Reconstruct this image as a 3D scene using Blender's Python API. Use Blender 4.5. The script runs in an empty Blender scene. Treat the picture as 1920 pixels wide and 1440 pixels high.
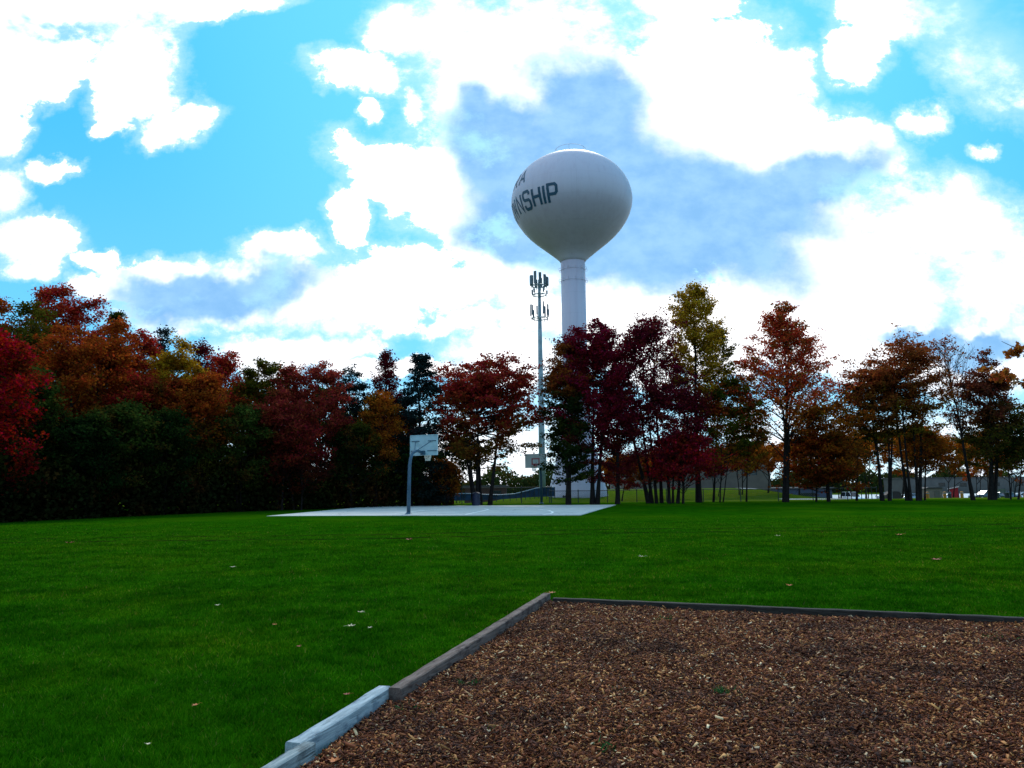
import bpy, math, random
import numpy as np
from mathutils import Vector, Matrix

# ------------------------------------------------------------------ camera
F = 1400.0; CX, CY = 960.0, 720.0
PITCH = math.radians(7.73); ROLL = math.radians(0.6); CAMH = 1.5
scene = bpy.context.scene
cam_d = bpy.data.cameras.new('camera'); cam = bpy.data.objects.new('camera', cam_d)
scene.collection.objects.link(cam); scene.camera = cam
cam_d.sensor_width = 36.0; cam_d.lens = 36.0 * F / 1920.0
cam_d.clip_start = 0.05; cam_d.clip_end = 3000
RIGHT0 = Vector((1, 0, 0)); FWD = Vector((0, math.cos(PITCH), math.sin(PITCH))); UP0 = RIGHT0.cross(FWD)
# roll: picture content is turned a little counter-clockwise
RIGHT = RIGHT0 * math.cos(ROLL) - UP0 * math.sin(ROLL)
UP = UP0 * math.cos(ROLL) + RIGHT0 * math.sin(ROLL)
cam.matrix_world = Matrix(((RIGHT.x, UP.x, -FWD.x, 0), (RIGHT.y, UP.y, -FWD.y, 0),
                           (RIGHT.z, UP.z, -FWD.z, CAMH), (0, 0, 0, 1)))
EYE = Vector((0, 0, CAMH))
def ray(px, py): return FWD + RIGHT * ((px - CX) / F) + UP * ((CY - py) / F)
def at(px, py, Y):            # world point seen at a pixel, at ground distance Y
    d = ray(px, py); return EYE + d * (Y / d.y)
def onz(px, py, z=0.0):       # world point seen at a pixel, at height z
    d = ray(px, py); return EYE + d * ((z - CAMH) / d.z)
def skyuv(px, py):
    d = ray(px, py); return d.x / d.y, d.z / d.y

# ------------------------------------------------------------------ light
SUN_EL, SUN_AZ = math.radians(38), math.radians(7)
sun_d = bpy.data.lights.new('sun', 'SUN'); sun = bpy.data.objects.new('sun', sun_d)
scene.collection.objects.link(sun)
sun_d.energy = 1.5; sun_d.angle = math.radians(10); sun_d.color = (1.0, 0.95, 0.86)
sdir = Vector((math.sin(SUN_AZ) * math.cos(SUN_EL), math.cos(SUN_AZ) * math.cos(SUN_EL), math.sin(SUN_EL)))
sun.rotation_euler = sdir.to_track_quat('Z', 'Y').to_euler(); sun.location = (0, 0, 60)

scene.view_settings.view_transform = 'Standard'; scene.view_settings.look = 'None'
scene.view_settings.exposure = 0.3; scene.view_settings.gamma = 1.0
scene.render.engine = 'CYCLES'
cy = scene.cycles
cy.max_bounces = 5; cy.diffuse_bounces = 2; cy.glossy_bounces = 2; cy.transmission_bounces = 3
cy.transparent_max_bounces = 6; cy.caustics_reflective = False; cy.caustics_refractive = False
cy.use_denoising = True; cy.sample_clamp_indirect = 4.0

# ------------------------------------------------------------------ node helpers
class NT:
    def __init__(s, tree): s.t = tree; s.N = tree.nodes; s.L = tree.links
    def n(s, typ, **kw):
        nd = s.N.new(typ)
        for k, v in kw.items(): setattr(nd, k, v)
        return nd
    def put(s, sock, v):
        if isinstance(v, bpy.types.NodeSocket): s.L.new(v, sock)
        elif v is not None:
            if hasattr(sock.default_value, '__len__') and isinstance(v, (tuple, list)) and len(v) == 3 and len(sock.default_value) == 4:
                v = tuple(v) + (1.0,)
            sock.default_value = v
    def m(s, op, a, b=None, c=None, clamp=False):
        nd = s.n('ShaderNodeMath', operation=op, use_clamp=clamp)
        s.put(nd.inputs[0], a); s.put(nd.inputs[1], b); s.put(nd.inputs[2], c)
        return nd.outputs[0]
    def vm(s, op, a, b=None, out=0):
        nd = s.n('ShaderNodeVectorMath', operation=op)
        s.put(nd.inputs[0], a)
        if b is not None: s.put(nd.inputs[1], b)
        return nd.outputs[out]
    def mr(s, v, a, b, c=0.0, d=1.0, smooth=True):
        nd = s.n('ShaderNodeMapRange', interpolation_type='SMOOTHSTEP' if smooth else 'LINEAR')
        s.put(nd.inputs['Value'], v)
        for k, x in (('From Min', a), ('From Max', b), ('To Min', c), ('To Max', d)): s.put(nd.inputs[k], x)
        return nd.outputs[0]
    def mix(s, f, a, b, mode='MIX'):
        nd = s.n('ShaderNodeMix', data_type='RGBA', blend_type=mode)
        s.put(nd.inputs[0], f); s.put(nd.inputs[6], a); s.put(nd.inputs[7], b)
        return nd.outputs[2]
    def noise(s, vec, scale, detail=3.0, rough=0.5, out=0, dist=0.0):
        nd = s.n('ShaderNodeTexNoise'); s.put(nd.inputs['Vector'], vec)
        nd.inputs['Scale'].default_value = scale; nd.inputs['Detail'].default_value = detail
        nd.inputs['Roughness'].default_value = rough; nd.inputs['Distortion'].default_value = dist
        return nd.outputs[out]
    def mapping(s, vec, loc=(0, 0, 0), rot=(0, 0, 0), sc=(1, 1, 1), typ='POINT'):
        nd = s.n('ShaderNodeMapping', vector_type=typ); s.put(nd.inputs[0], vec)
        nd.inputs['Location'].default_value = loc; nd.inputs['Rotation'].default_value = rot
        nd.inputs['Scale'].default_value = sc
        return nd.outputs[0]
    def ramp(s, f, stops):
        nd = s.n('ShaderNodeValToRGB'); s.put(nd.inputs[0], f)
        els = nd.color_ramp.elements
        while len(els) < len(stops): els.new(0.5)
        for e, (p, c) in zip(els, stops): e.position = p; e.color = tuple(c) + (1.0,)
        return nd.outputs[0]

# ------------------------------------------------------------------ sky (world, laid out by direction)
world = bpy.data.worlds.new('World'); scene.world = world; world.use_nodes = True
world.node_tree.nodes.clear()
w = NT(world.node_tree)
g = w.n('ShaderNodeTexCoord').outputs['Generated']
sep = w.n('ShaderNodeSeparateXYZ'); w.put(sep.inputs[0], g)
ay = w.m('MAXIMUM', w.m('ABSOLUTE', sep.outputs[1]), 0.12)
U = w.m('DIVIDE', sep.outputs[0], ay); V = w.m('DIVIDE', sep.outputs[2], ay)
cmb = w.n('ShaderNodeCombineXYZ'); w.put(cmb.inputs[0], U); w.put(cmb.inputs[1], V)
P0 = cmb.outputs[0]
warp = w.vm('SUBTRACT', w.noise(P0, 10.0, 8.0, 0.62, out=1), (0.5, 0.5, 0.5))
sc_ = w.n('ShaderNodeVectorMath', operation='SCALE'); w.put(sc_.inputs[0], warp); sc_.inputs['Scale'].default_value = 0.105
P = w.vm('ADD', P0, sc_.outputs[0])
warp2 = w.vm('SUBTRACT', w.noise(P0, 4.0, 6.0, 0.55, out=1), (0.5, 0.5, 0.5))
sc2 = w.n('ShaderNodeVectorMath', operation='SCALE'); w.put(sc2.inputs[0], warp2); sc2.inputs['Scale'].default_value = 0.24
PD = w.vm('ADD', P0, sc2.outputs[0])
def blobs(P, lst, k=0.5):
    acc = None
    for b in lst:
        cx, cy_, rx, ry = b[:4]; rot = b[4] if len(b) > 4 else 0.0
        u, v = skyuv(cx, cy_)
        q = w.mapping(P, (u, v, 0), (0, 0, -math.radians(rot)), (rx / F * 1.03, ry / F * 1.03, 1), 'TEXTURE')
        d = w.vm('DOT_PRODUCT', q, q, out=1)
        if acc is None: acc = d
        else:
            nd = w.n('ShaderNodeMath', operation='SMOOTH_MIN'); w.put(nd.inputs[0], acc); w.put(nd.inputs[1], d); nd.inputs[2].default_value = k
            acc = nd.outputs[0]
    return acc
CLOUDS = [
 (130,25,190,60),(45,155,85,50),(250,140,85,100,8),(325,238,75,42,-12),(205,248,32,20),(110,90,110,70),(10,250,50,60),
 (15,355,45,50),(95,325,55,22),(55,450,85,48),(170,482,45,20),(60,505,55,22),(435,5,110,26),
 (735,60,48,42),(690,135,98,42,8),(900,70,170,110),(900,200,95,100,-20),(686,212,22,20),(775,195,28,28),
 (655,400,40,55,-20),(740,330,120,55,25),(870,340,120,110),(1080,230,270,260),(1290,170,165,180),(1440,310,190,120),(1470,180,75,80),
 (1180,450,300,140),(1600,290,95,75),(1500,440,190,110),(1290,5,110,40),
 (185,535,60,26),(290,520,110,42),(420,530,130,50),(525,465,78,36),(400,580,170,40),(600,550,110,60),(745,510,125,55),(680,580,110,40),
 (540,655,130,36),(650,655,60,32),(900,530,100,60),(900,605,90,24),(1000,570,80,60),(950,660,100,50),(760,695,120,16),
 (1650,15,135,55,12),(1605,105,62,62,-20),(1760,10,125,60),(1885,115,130,95,25),(1735,222,42,30),(1850,287,26,16),
 (1780,440,200,95,18),(1640,530,210,110),(1860,530,130,90),(1400,600,260,80),(1180,590,180,90),(1750,640,200,60),
]
DARKS = [
 (1100,180,120,105),(950,270,130,75,20),(1080,330,220,140),(1300,375,290,90,4),(1540,310,150,65,-14),(1200,460,320,100,12),
 (980,440,130,70),(400,560,190,42,-4),(1790,628,150,24),
]
cl = blobs(P, CLOUDS, 0.45)
fld = w.m('MAXIMUM', w.m('SUBTRACT', 1.0, cl), -1.9)                                     # >0 inside clouds
fb = w.noise(w.mapping(P0, sc=(1, 1.35, 1)), 9.0, 12.0, 0.70)
fld = w.m('ADD', fld, w.mr(fb, 0.25, 0.75, -0.95, 1.10, False))
fsoft = w.noise(w.mapping(P0, (3, 1, 0)), 3.2, 2.0)
fld = w.m('ADD', fld, w.mr(V, 0.23, 0.06, 0.0, 2.1))
# clouds well outside the photographed part of the sky
rad = w.vm('LENGTH', w.mapping(P0, (-0.02, -0.30, 0), sc=(1 / 0.80, 1 / 0.55, 1)), out=1)
free = w.noise(w.mapping(g, sc=(1, 1, 2)), 2.4, 6.0, 0.6)
fld2 = w.mr(free, 0.42, 0.66, -1.0, 1.3, False)
outm = w.m('MAXIMUM', w.mr(rad, 1.0, 1.35), w.mr(sep.outputs[1], 0.05, -0.05))
fmix = w.n('ShaderNodeMix', data_type='FLOAT'); w.put(fmix.inputs[0], outm); w.put(fmix.inputs[2], fld); w.put(fmix.inputs[3], fld2)
fld = fmix.outputs[0]
cover = w.mr(fld, -0.18, w.mr(fsoft, 0.40, 0.66, 0.12, 1.3))
veil = w.mr(fld, -1.3, 0.2, 0.0, 0.33)                           # thin wisps round the clouds
thick = w.mr(w.m('ADD', w.m('SUBTRACT', 1.0, blobs(PD, DARKS, 1.0)), w.mr(fb, 0.25, 0.75, -0.22, 0.22, False)), -0.75, 0.55)
thick = w.m('MULTIPLY', thick, w.mr(sep.outputs[1], -0.05, 0.1))
sky = w.n('ShaderNodeTexSky', sky_type='NISHITA', sun_disc=False)
sky.sun_elevation = SUN_EL; sky.sun_rotation = SUN_AZ; sky.altitude = 200; sky.air_density = 1.0; sky.dust_density = 0.4; sky.ozone_density = 2.5
hs = w.n('ShaderNodeHueSaturation'); hs.inputs['Saturation'].default_value = 1.25; w.put(hs.inputs['Color'], sky.outputs[0])
skyc = w.mix(1.0, hs.outputs[0], (0.5, 1.15, 1.6), 'MULTIPLY')
BLUE = w.mix(0.72, skyc, w.mix(w.mr(V, 0.0, 0.65), (2.8, 8.3, 11.8), (0.8, 7.0, 12.2)))
BLUE = w.mix(w.mr(w.vm('DOT_PRODUCT', g, tuple(sdir), out=1), 0.80, 0.99, 0.0, 0.5), BLUE, (2.6, 9.2, 12.0))
# cloud light: white silver edges, blue grey where the cloud is deep; brighter towards the sun
sund = w.vm('DOT_PRODUCT', g, tuple(sdir), out=1)
glow = w.mr(sund, 0.70, 0.995)
detail = w.noise(w.mapping(P0, sc=(1, 1.4, 1)), 16.0, 6.0, 0.6)
wht = w.mix(w.mr(detail, 0.3, 0.7), (10.2, 11.4, 13.0), (15.0, 15.4, 16.0))
wht = w.mix(glow, wht, (19, 19, 19))
gry = w.mix(w.mr(detail, 0.30, 0.70), (2.7, 5.8, 9.9), (4.0, 7.3, 11.2))
cloudc = w.mix(thick, wht, gry)
back = w.mr(sep.outputs[1], -0.1, 0.25)
cloudc = w.mix(back, w.mix(1.0, cloudc, (0.62, 0.62, 0.64), 'MULTIPLY'), cloudc)
c = w.mix(veil, BLUE, (11, 13, 14))
c = w.mix(cover, c, cloudc)
bg = w.n('ShaderNodeBackground'); w.put(bg.inputs[0], c); bg.inputs[1].default_value = 0.08
wo = w.n('ShaderNodeOutputWorld'); w.L.new(bg.outputs[0], wo.inputs[0])

# ------------------------------------------------------------------ object helpers
COL = scene.collection
def tag(o, label=None, cat=None, group=None, kind=None):
    if label: o['label'] = label
    if cat: o['category'] = cat
    if group: o['group'] = group
    if kind: o['kind'] = kind
    return o
def thing(name, label, cat, loc=(0, 0, 0), rz=0.0, group=None):
    o = bpy.data.objects.new(name, None); COL.objects.link(o)
    o.location = loc; o.rotation_euler = (0, 0, rz); o.empty_display_size = 0.2
    return tag(o, label, cat, group)
def link(name, me, mat=None, parent=None, smooth=False):
    o = bpy.data.objects.new(name, me); COL.objects.link(o)
    if mat is not None: me.materials.append(mat)
    if parent is not None: o.parent = parent
    if smooth: me.shade_smooth()
    return o
def np_mesh(name, V, Fc):
    """V (n,3); Fc (m,k) faces all with k corners"""
    V = np.asarray(V, dtype=np.float32); Fc = np.asarray(Fc, dtype=np.int32); k = Fc.shape[1]
    me = bpy.data.meshes.new(name)
    me.vertices.add(len(V)); me.vertices.foreach_set('co', V.ravel())
    me.loops.add(Fc.size); me.loops.foreach_set('vertex_index', Fc.ravel())
    me.polygons.add(len(Fc)); me.polygons.foreach_set('loop_start', np.arange(0, Fc.size, k, dtype=np.int32))
    me.update(calc_edges=True); return me
class MB:
    """collects shapes into one mesh"""
    def __init__(s): s.v = []; s.f = []
    def add(s, vs, fs):
        b = len(s.v); s.v += [tuple(v) for v in vs]; s.f += [tuple(i + b for i in f) for f in fs]; return s
    def box(s, c, d, rz=0.0, ch=0.0):
        cx, cy_, cz = c; hx, hy, hz = d[0] / 2, d[1] / 2, d[2] / 2
        cr, sr = math.cos(rz), math.sin(rz)
        if ch <= 0:
            vs = [(x, y, z) for z in (-hz, hz) for x, y in ((-hx, -hy), (hx, -hy), (hx, hy), (-hx, hy))]
            fs = [(3, 2, 1, 0), (4, 5, 6, 7), (0, 1, 5, 4), (1, 2, 6, 5), (2, 3, 7, 6), (3, 0, 4, 7)]
        else:
            vs = []
            for z, i in ((-hz, ch), (-hz + ch, 0), (hz - ch, 0), (hz, ch)):
                for x, y in ((-hx + ch, -hy + i), (hx - ch, -hy + i), (hx - i, -hy + ch), (hx - i, hy - ch), (hx - ch, hy - i), (-hx + ch, hy - i), (-hx + i, hy - ch), (-hx + i, -hy + ch)):
                    vs.append((x, y, z))
            fs = [tuple(range(7, -1, -1)), tuple(range(24, 32))]
            for r in range(3):
                for k in range(8): fs.append((r * 8 + k, r * 8 + (k + 1) % 8, r * 8 + 8 + (k + 1) % 8, r * 8 + 8 + k))
        return s.add([(cx + x * cr - y * sr, cy_ + x * sr + y * cr, cz + z) for x, y, z in vs], fs)
    def tube(s, pts, r, n=8, caps=True):
        pts = [Vector(p) for p in pts]; m = len(pts)
        rs = r if isinstance(r, (list, tuple)) else [r] * m
        vs = []
        up = Vector((0, 0, 1)); prev = None
        for i, p in enumerate(pts):
            t = (pts[min(i + 1, m - 1)] - pts[max(i - 1, 0)]).normalized()
            a = prev if prev is not None else (up if abs(t.z) < 0.9 else Vector((1, 0, 0)))
            a = (a - t * a.dot(t)).normalized(); prev = a; b = t.cross(a)
            for k in range(n):
                an = 2 * math.pi * k / n; vs.append(p + (a * math.cos(an) + b * math.sin(an)) * rs[i])
        fs = [(i * n + k, i * n + (k + 1) % n, i * n + n + (k + 1) % n, i * n + n + k) for i in range(m - 1) for k in range(n)]
        if caps: fs += [tuple(range(n - 1, -1, -1)), tuple(range((m - 1) * n, m * n))]
        return s.add(vs, fs)
    def lathe(s, prof, n=32, c=(0, 0, 0), cap=True):
        vs = [(c[0] + r * math.cos(2 * math.pi * k / n), c[1] + r * math.sin(2 * math.pi * k / n), c[2] + z) for r, z in prof for k in range(n)]
        m = len(prof)
        fs = [(i * n + k, i * n + (k + 1) % n, i * n + n + (k + 1) % n, i * n + n + k) for i in range(m - 1) for k in range(n)]
        if cap: fs += [tuple(range(n - 1, -1, -1)), tuple(range((m - 1) * n, m * n))]
        return s.add(vs, fs)
    def prism(s, poly, y0, y1):      # poly in x,z ; extruded along y
        n = len(poly)
        vs = [(x, y0, z) for x, z in poly] + [(x, y1, z) for x, z in poly]
        fs = [tuple(range(n)), tuple(range(2 * n - 1, n - 1, -1))] + [(k, n + k, n + (k + 1) % n, (k + 1) % n) for k in range(n)]
        return s.add(vs, fs)
    def build(s, name, mat, parent=None, smooth=False, xf=None):
        me = bpy.data.meshes.new(name); me.from_pydata(s.v, [], s.f); me.update()
        o = link(name, me, mat, parent, smooth)
        if xf: o.matrix_local = xf
        return o

def smooth01(t): t = np.clip(t, 0, 1); return t * t * (3 - 2 * t)
def gz(x, y):                    # height of the ground
    x = np.asarray(x, dtype=float); y = np.asarray(y, dtype=float)
    z = -2.4 * smooth01((y - 59) / 95)
    z = z + 1.7 * smooth01((y - 74) / 24) * smooth01((39.0 + (y - 95) * 0.10 - x) / 10) * smooth01((x + 6) / 12) * smooth01((260 - y) / 60)
    z = z + 0.35 * np.exp(-((x - 2.5) / 2.5) ** 2 - ((y - 73) / 6) ** 2)
    z = z + 0.02 * np.sin(x * 0.31 + 1.3) * np.sin(y * 0.27) * smooth01((y - 14) / 10)
    return z
def gzf(x, y): return float(gz(x, y))
def ground_at(px, Y): p = at(px, 900, Y); return Vector((p.x, Y, gzf(p.x, Y)))

# ------------------------------------------------------------------ materials
def mat(name):
    m = bpy.data.materials.new(name); m.use_nodes = True; m.node_tree.nodes.clear()
    return m, NT(m.node_tree)
def finish(m, nt, sh):
    o = nt.n('ShaderNodeOutputMaterial'); nt.L.new(sh, o.inputs[0]); return m
def bump(nt, h, st=0.5, d=0.02):
    b = nt.n('ShaderNodeBump'); b.inputs['Strength'].default_value = st; b.inputs['Distance'].default_value = d
    nt.put(b.inputs['Height'], h); return b.outputs[0]
def principled(nt, col, rough=0.7, metal=0.0, spec=0.5, normal=None, coat=0.0):
    p = nt.n('ShaderNodeBsdfPrincipled'); nt.put(p.inputs['Base Color'], col); nt.put(p.inputs['Roughness'], rough)
    p.inputs['Metallic'].default_value = metal; p.inputs['Specular IOR Level'].default_value = spec
    p.inputs['Coat Weight'].default_value = coat
    if normal is not None: nt.put(p.inputs['Normal'], normal)
    return p.outputs[0]
def simple(name, col, rough=0.6, metal=0.0, spec=0.5, var=0.15, scale=3.0, coat=0.0, bumpst=0.0):
    m, nt = mat(name)
    oc = nt.n('ShaderNodeTexCoord').outputs['Object']
    nz = nt.noise(oc, scale, 4.0, 0.6)
    dark = tuple(x * (1 - var) for x in col); lite = tuple(min(1, x * (1 + var)) for x in col)
    c = nt.mix(nt.mr(nz, 0.3, 0.7), dark, lite)
    nrm = bump(nt, nt.noise(oc, scale * 12, 3.0), bumpst, 0.01) if bumpst else None
    return finish(m, nt, principled(nt, c, rough, metal, spec, nrm, coat))

def leaf_material(name, top, low, acc, H=10.0, mid=0.5, soft=0.35, patch=0.55, trans=0.35, accamt=0.35, vary=0.55):
    """colour of the leaves runs from `top` to `low` with height in big ragged patches, `acc` in clusters"""
    m, nt = mat(name)
    oc = nt.n('ShaderNodeTexCoord').outputs['Object']
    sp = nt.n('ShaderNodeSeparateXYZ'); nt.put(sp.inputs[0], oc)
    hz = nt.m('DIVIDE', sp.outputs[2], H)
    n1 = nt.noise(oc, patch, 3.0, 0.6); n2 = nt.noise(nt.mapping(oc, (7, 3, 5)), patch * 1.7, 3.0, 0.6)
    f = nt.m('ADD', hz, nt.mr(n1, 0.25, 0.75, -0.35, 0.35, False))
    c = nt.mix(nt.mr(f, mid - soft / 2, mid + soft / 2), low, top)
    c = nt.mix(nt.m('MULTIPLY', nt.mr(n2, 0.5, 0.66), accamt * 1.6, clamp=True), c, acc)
    rnd = nt.n('ShaderNodeNewGeometry').outputs['Random Per Island']
    hsv = nt.n('ShaderNodeHueSaturation')
    nt.put(hsv.inputs['Hue'], nt.mr(nt.m('FRACT', nt.m('MULTIPLY', rnd, 7.13)), 0, 1, 0.485, 0.515, False))
    nt.put(hsv.inputs['Value'], nt.mr(rnd, 0, 1, 1.0 * (1 - vary), 1.0 * (1 + vary), False)); nt.put(hsv.inputs['Color'], c)
    d = nt.n('ShaderNodeBsdfDiffuse'); nt.put(d.inputs[0], hsv.outputs[0])
    t = nt.n('ShaderNodeBsdfTranslucent'); nt.put(t.inputs[0], hsv.outputs[0])
    mx = nt.n('ShaderNodeMixShader'); mx.inputs[0].default_value = min(0.6, trans * 1.35)
    nt.L.new(d.outputs[0], mx.inputs[1]); nt.L.new(t.outputs[0], mx.inputs[2])
    return finish(m, nt, mx.outputs[0])

def island_material(name, stops, rough=0.8, spec=0.3, extra=None):
    m, nt = mat(name)
    rnd = nt.n('ShaderNodeNewGeometry').outputs['Random Per Island']
    c = nt.ramp(rnd, stops)
    oc = nt.n('ShaderNodeTexCoord').outputs['Object']
    if extra: c = nt.mix(nt.mr(nt.noise(oc, extra[0], 4.0, 0.6), extra[1], extra[2]), c, nt.mix(1.0, c, extra[3], 'MULTIPLY'))
    return finish(m, nt, principled(nt, c, rough, 0, spec))

# lawn
m_lawn, nt = mat('lawn_turf')
oc = nt.n('ShaderNodeTexCoord').outputs['Object']
sp = nt.n('ShaderNodeSeparateXYZ'); nt.put(sp.inputs[0], oc)
big = nt.noise(oc, 0.16, 4.0, 0.6); midn = nt.noise(oc, 1.4, 5.0, 0.65); fine = nt.noise(nt.mapping(oc, sc=(1, 0.7, 1)), 22.0, 6.0, 0.75)
gr = nt.mix(nt.mr(midn, 0.32, 0.68), (0.0115, 0.074, 0.0010), (0.0230, 0.120, 0.0015))
gr = nt.mix(nt.mr(big, 0.42, 0.68), gr, (0.0430, 0.124, 0.0018))
gr = nt.mix(nt.mr(fine, 0.36, 0.70), nt.mix(1.0, gr, (0.50, 0.58, 0.5), 'MULTIPLY'), gr)
# worn tyre tracks crossing the lawn in front of the court
wob = nt.m('MULTIPLY', nt.m('SINE', nt.m('MULTIPLY', sp.outputs[0], 0.35)), 0.35)
def track(y0, wd, slope=0.0):
    yy = nt.m('SUBTRACT', nt.m('SUBTRACT', sp.outputs[1], wob), nt.m('ADD', y0, nt.m('MULTIPLY', sp.outputs[0], slope)))
    return nt.m('SUBTRACT', 1.0, nt.mr(nt.m('ABSOLUTE', yy), wd * 0.4, wd))
tr = nt.m('MAXIMUM', track(22.9, 0.42, 0.085), nt.m('MULTIPLY', track(24.8, 0.42, 0.085), 0.9))
patchy = nt.m('MULTIPLY', tr, nt.mr(nt.noise(nt.mapping(oc, sc=(0.35, 1.6, 1)), 2.2, 4.0, 0.65), 0.42, 0.56))
gr = nt.mix(nt.m('MULTIPLY', patchy, 0.92), gr, (0.009, 0.010, 0.003))
# sunlight painted as lighter, yellower grass on the bank behind the tree row
sunw = nt.mr(nt.m('ADD', sp.outputs[1], nt.mr(midn, 0, 1, -1.5, 1.5, False)), 60.0, 66.0)
gr = nt.mix(sunw, gr, nt.mix(nt.mr(midn, 0.35, 0.65), (0.050, 0.105, 0.005), (0.100, 0.135, 0.010)))
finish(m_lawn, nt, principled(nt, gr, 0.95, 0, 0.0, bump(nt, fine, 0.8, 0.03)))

m_blade, nt = mat('grass_blades')
oc = nt.n('ShaderNodeTexCoord').outputs['Object']
rnd = nt.n('ShaderNodeNewGeometry').outputs['Random Per Island']
c = nt.ramp(rnd, [(0.0, (0.014, 0.095, 0.0012)), (0.5, (0.032, 0.175, 0.0022)), (0.86, (0.058, 0.240, 0.004)), (0.975, (0.110, 0.235, 0.010)), (1.0, (0.24, 0.25, 0.06))])
c = nt.mix(nt.mr(nt.noise(oc, 0.9, 5.0, 0.65), 0.38, 0.62), nt.mix(1.0, c, (0.44, 0.55, 0.6), 'MULTIPLY'), c)
c = nt.mix(nt.mr(nt.noise(nt.mapping(oc, (1, 6, 0)), 5.5, 4.0, 0.65), 0.44, 0.62, 0, 0.75), c, nt.mix(1.0, c, (0.42, 0.55, 0.5), 'MULTIPLY'))
c = nt.mix(nt.mr(nt.noise(nt.mapping(oc, (4, 2, 0)), 0.30, 5.0, 0.65), 0.42, 0.66, 0, 0.9), c, nt.mix(1.0, c, (2.0, 1.12, 1.0), 'MULTIPLY'))
c = nt.mix(nt.mr(nt.noise(nt.mapping(oc, (9, 5, 0)), 2.6, 5.0, 0.7), 0.60, 0.74, 0, 0.7), c, (0.060, 0.095, 0.010))
d = nt.n('ShaderNodeBsdfDiffuse'); nt.put(d.inputs[0], c)
t = nt.n('ShaderNodeBsdfTranslucent'); nt.put(t.inputs[0], c)
mx = nt.n('ShaderNodeMixShader'); mx.inputs[0].default_value = 0.3
nt.L.new(d.outputs[0], mx.inputs[1]); nt.L.new(t.outputs[0], mx.inputs[2]); finish(m_blade, nt, mx.outputs[0])

m_bark = simple('bark', (0.018, 0.014, 0.014), 0.95, var=0.4, scale=6, spec=0.1)
m_bark_pale = simple('bark_pale', (0.07, 0.05, 0.045), 0.95, var=0.4, scale=6, spec=0.1)

# ------------------------------------------------------------------ ground
rng = np.random.default_rng(7)
def grid_sheet(name, xs, ys, dz, mt, kind='structure', hole=None):
    X, Y = np.meshgrid(xs, ys); Z = gz(X, Y) + dz
    Vv = np.stack([X, Y, Z], -1).reshape(-1, 3)
    nx, ny = len(xs), len(ys)
    i = np.arange((ny - 1) * (nx - 1)); r, cc = divmod(i, nx - 1); a = r * nx + cc
    Fc = np.stack([a, a + 1, a + nx + 1, a + nx], -1)
    o = link(name, np_mesh(name, Vv, Fc), mt, smooth=True); return tag(o, kind=kind)
def ramp_axis(parts):
    out = []
    for a, b, st in parts: out += list(np.arange(a, b, st))
    out.append(parts[-1][1]); return np.array(out)
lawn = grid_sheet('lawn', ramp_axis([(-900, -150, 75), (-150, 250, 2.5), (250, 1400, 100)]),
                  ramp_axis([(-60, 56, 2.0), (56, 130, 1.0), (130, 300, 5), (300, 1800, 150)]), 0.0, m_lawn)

# ------------------------------------------------------------------ basketball court
m_court, nt = mat('court_concrete')
oc = nt.n('ShaderNodeTexCoord').outputs['Object']
cc_ = nt.mix(nt.mr(nt.noise(oc, 0.5, 5.0, 0.6), 0.3, 0.7), (0.50, 0.51, 0.49), (0.62, 0.62, 0.59))
cc_ = nt.mix(nt.mr(nt.noise(oc, 7, 4.0, 0.7), 0.55, 0.8), cc_, (0.40, 0.42, 0.40))
vo = nt.n('ShaderNodeTexVoronoi', feature='DISTANCE_TO_EDGE'); nt.put(vo.inputs['Vector'], nt.mapping(nt.vm('ADD', oc, nt.noise(oc, 1.5, 4.0, out=1)), sc=(0.22, 0.22, 1))); vo.inputs['Scale'].default_value = 1.0
cc_ = nt.mix(nt.mr(vo.outputs['Distance'], 0.0, 0.012, 0.75, 0.0), cc_, (0.16, 0.17, 0.15))
finish(m_court, nt, principled(nt, cc_, 0.85, 0, 0.3))
m_line = simple('court_line_paint', (0.95, 0.95, 0.92), 0.7, var=0.03)
KN = [onz(500, 967.2, 0.03), onz(1088, 965.2, 0.03), onz(1155, 946.2, 0.03), onz(700, 949.0, 0.03)]
b = MB()
top = [(p.x, p.y, 0.03) for p in KN]; bot = [(p.x, p.y, -0.12) for p in KN]
b.add(top + bot, [(0, 1, 2, 3), (7, 6, 5, 4), (0, 4, 5, 1), (1, 5, 6, 2), (2, 6, 7, 3), (3, 7, 4, 0)])
court = tag(b.build('court', m_court), kind='structure')
b = MB()
def paint(pix, wd=0.13):
    pts = [onz(x, y, 0.03) for x, y in pix]; L_, R_ = [], []
    for i, p in enumerate(pts):
        t = (pts[min(i + 1, len(pts) - 1)] - pts[max(i - 1, 0)]); t.z = 0; t.normalize(); n_ = Vector((-t.y, t.x, 0)) * wd / 2
        L_.append((p.x + n_.x, p.y + n_.y, 0.034)); R_.append((p.x - n_.x, p.y - n_.y, 0.034))
    n = len(pts); b.add(L_ + R_, [(n + i, n + i + 1, i + 1, i) for i in range(n - 1)])
paint([(700, 964.6), (740, 963.0), (762, 960.5), (800, 956.5), (850, 954.4), (880, 954.0), (908, 954.0), (916, 955.3), (905, 958), (885, 962), (872, 965.2)])
paint([(935, 953.8), (975, 953.9), (1010, 955.0), (1030, 957.2), (1037, 960.2), (1033, 962.8), (1018, 965.2)])
tag(b.build('court_markings', m_line), kind='structure')

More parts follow.
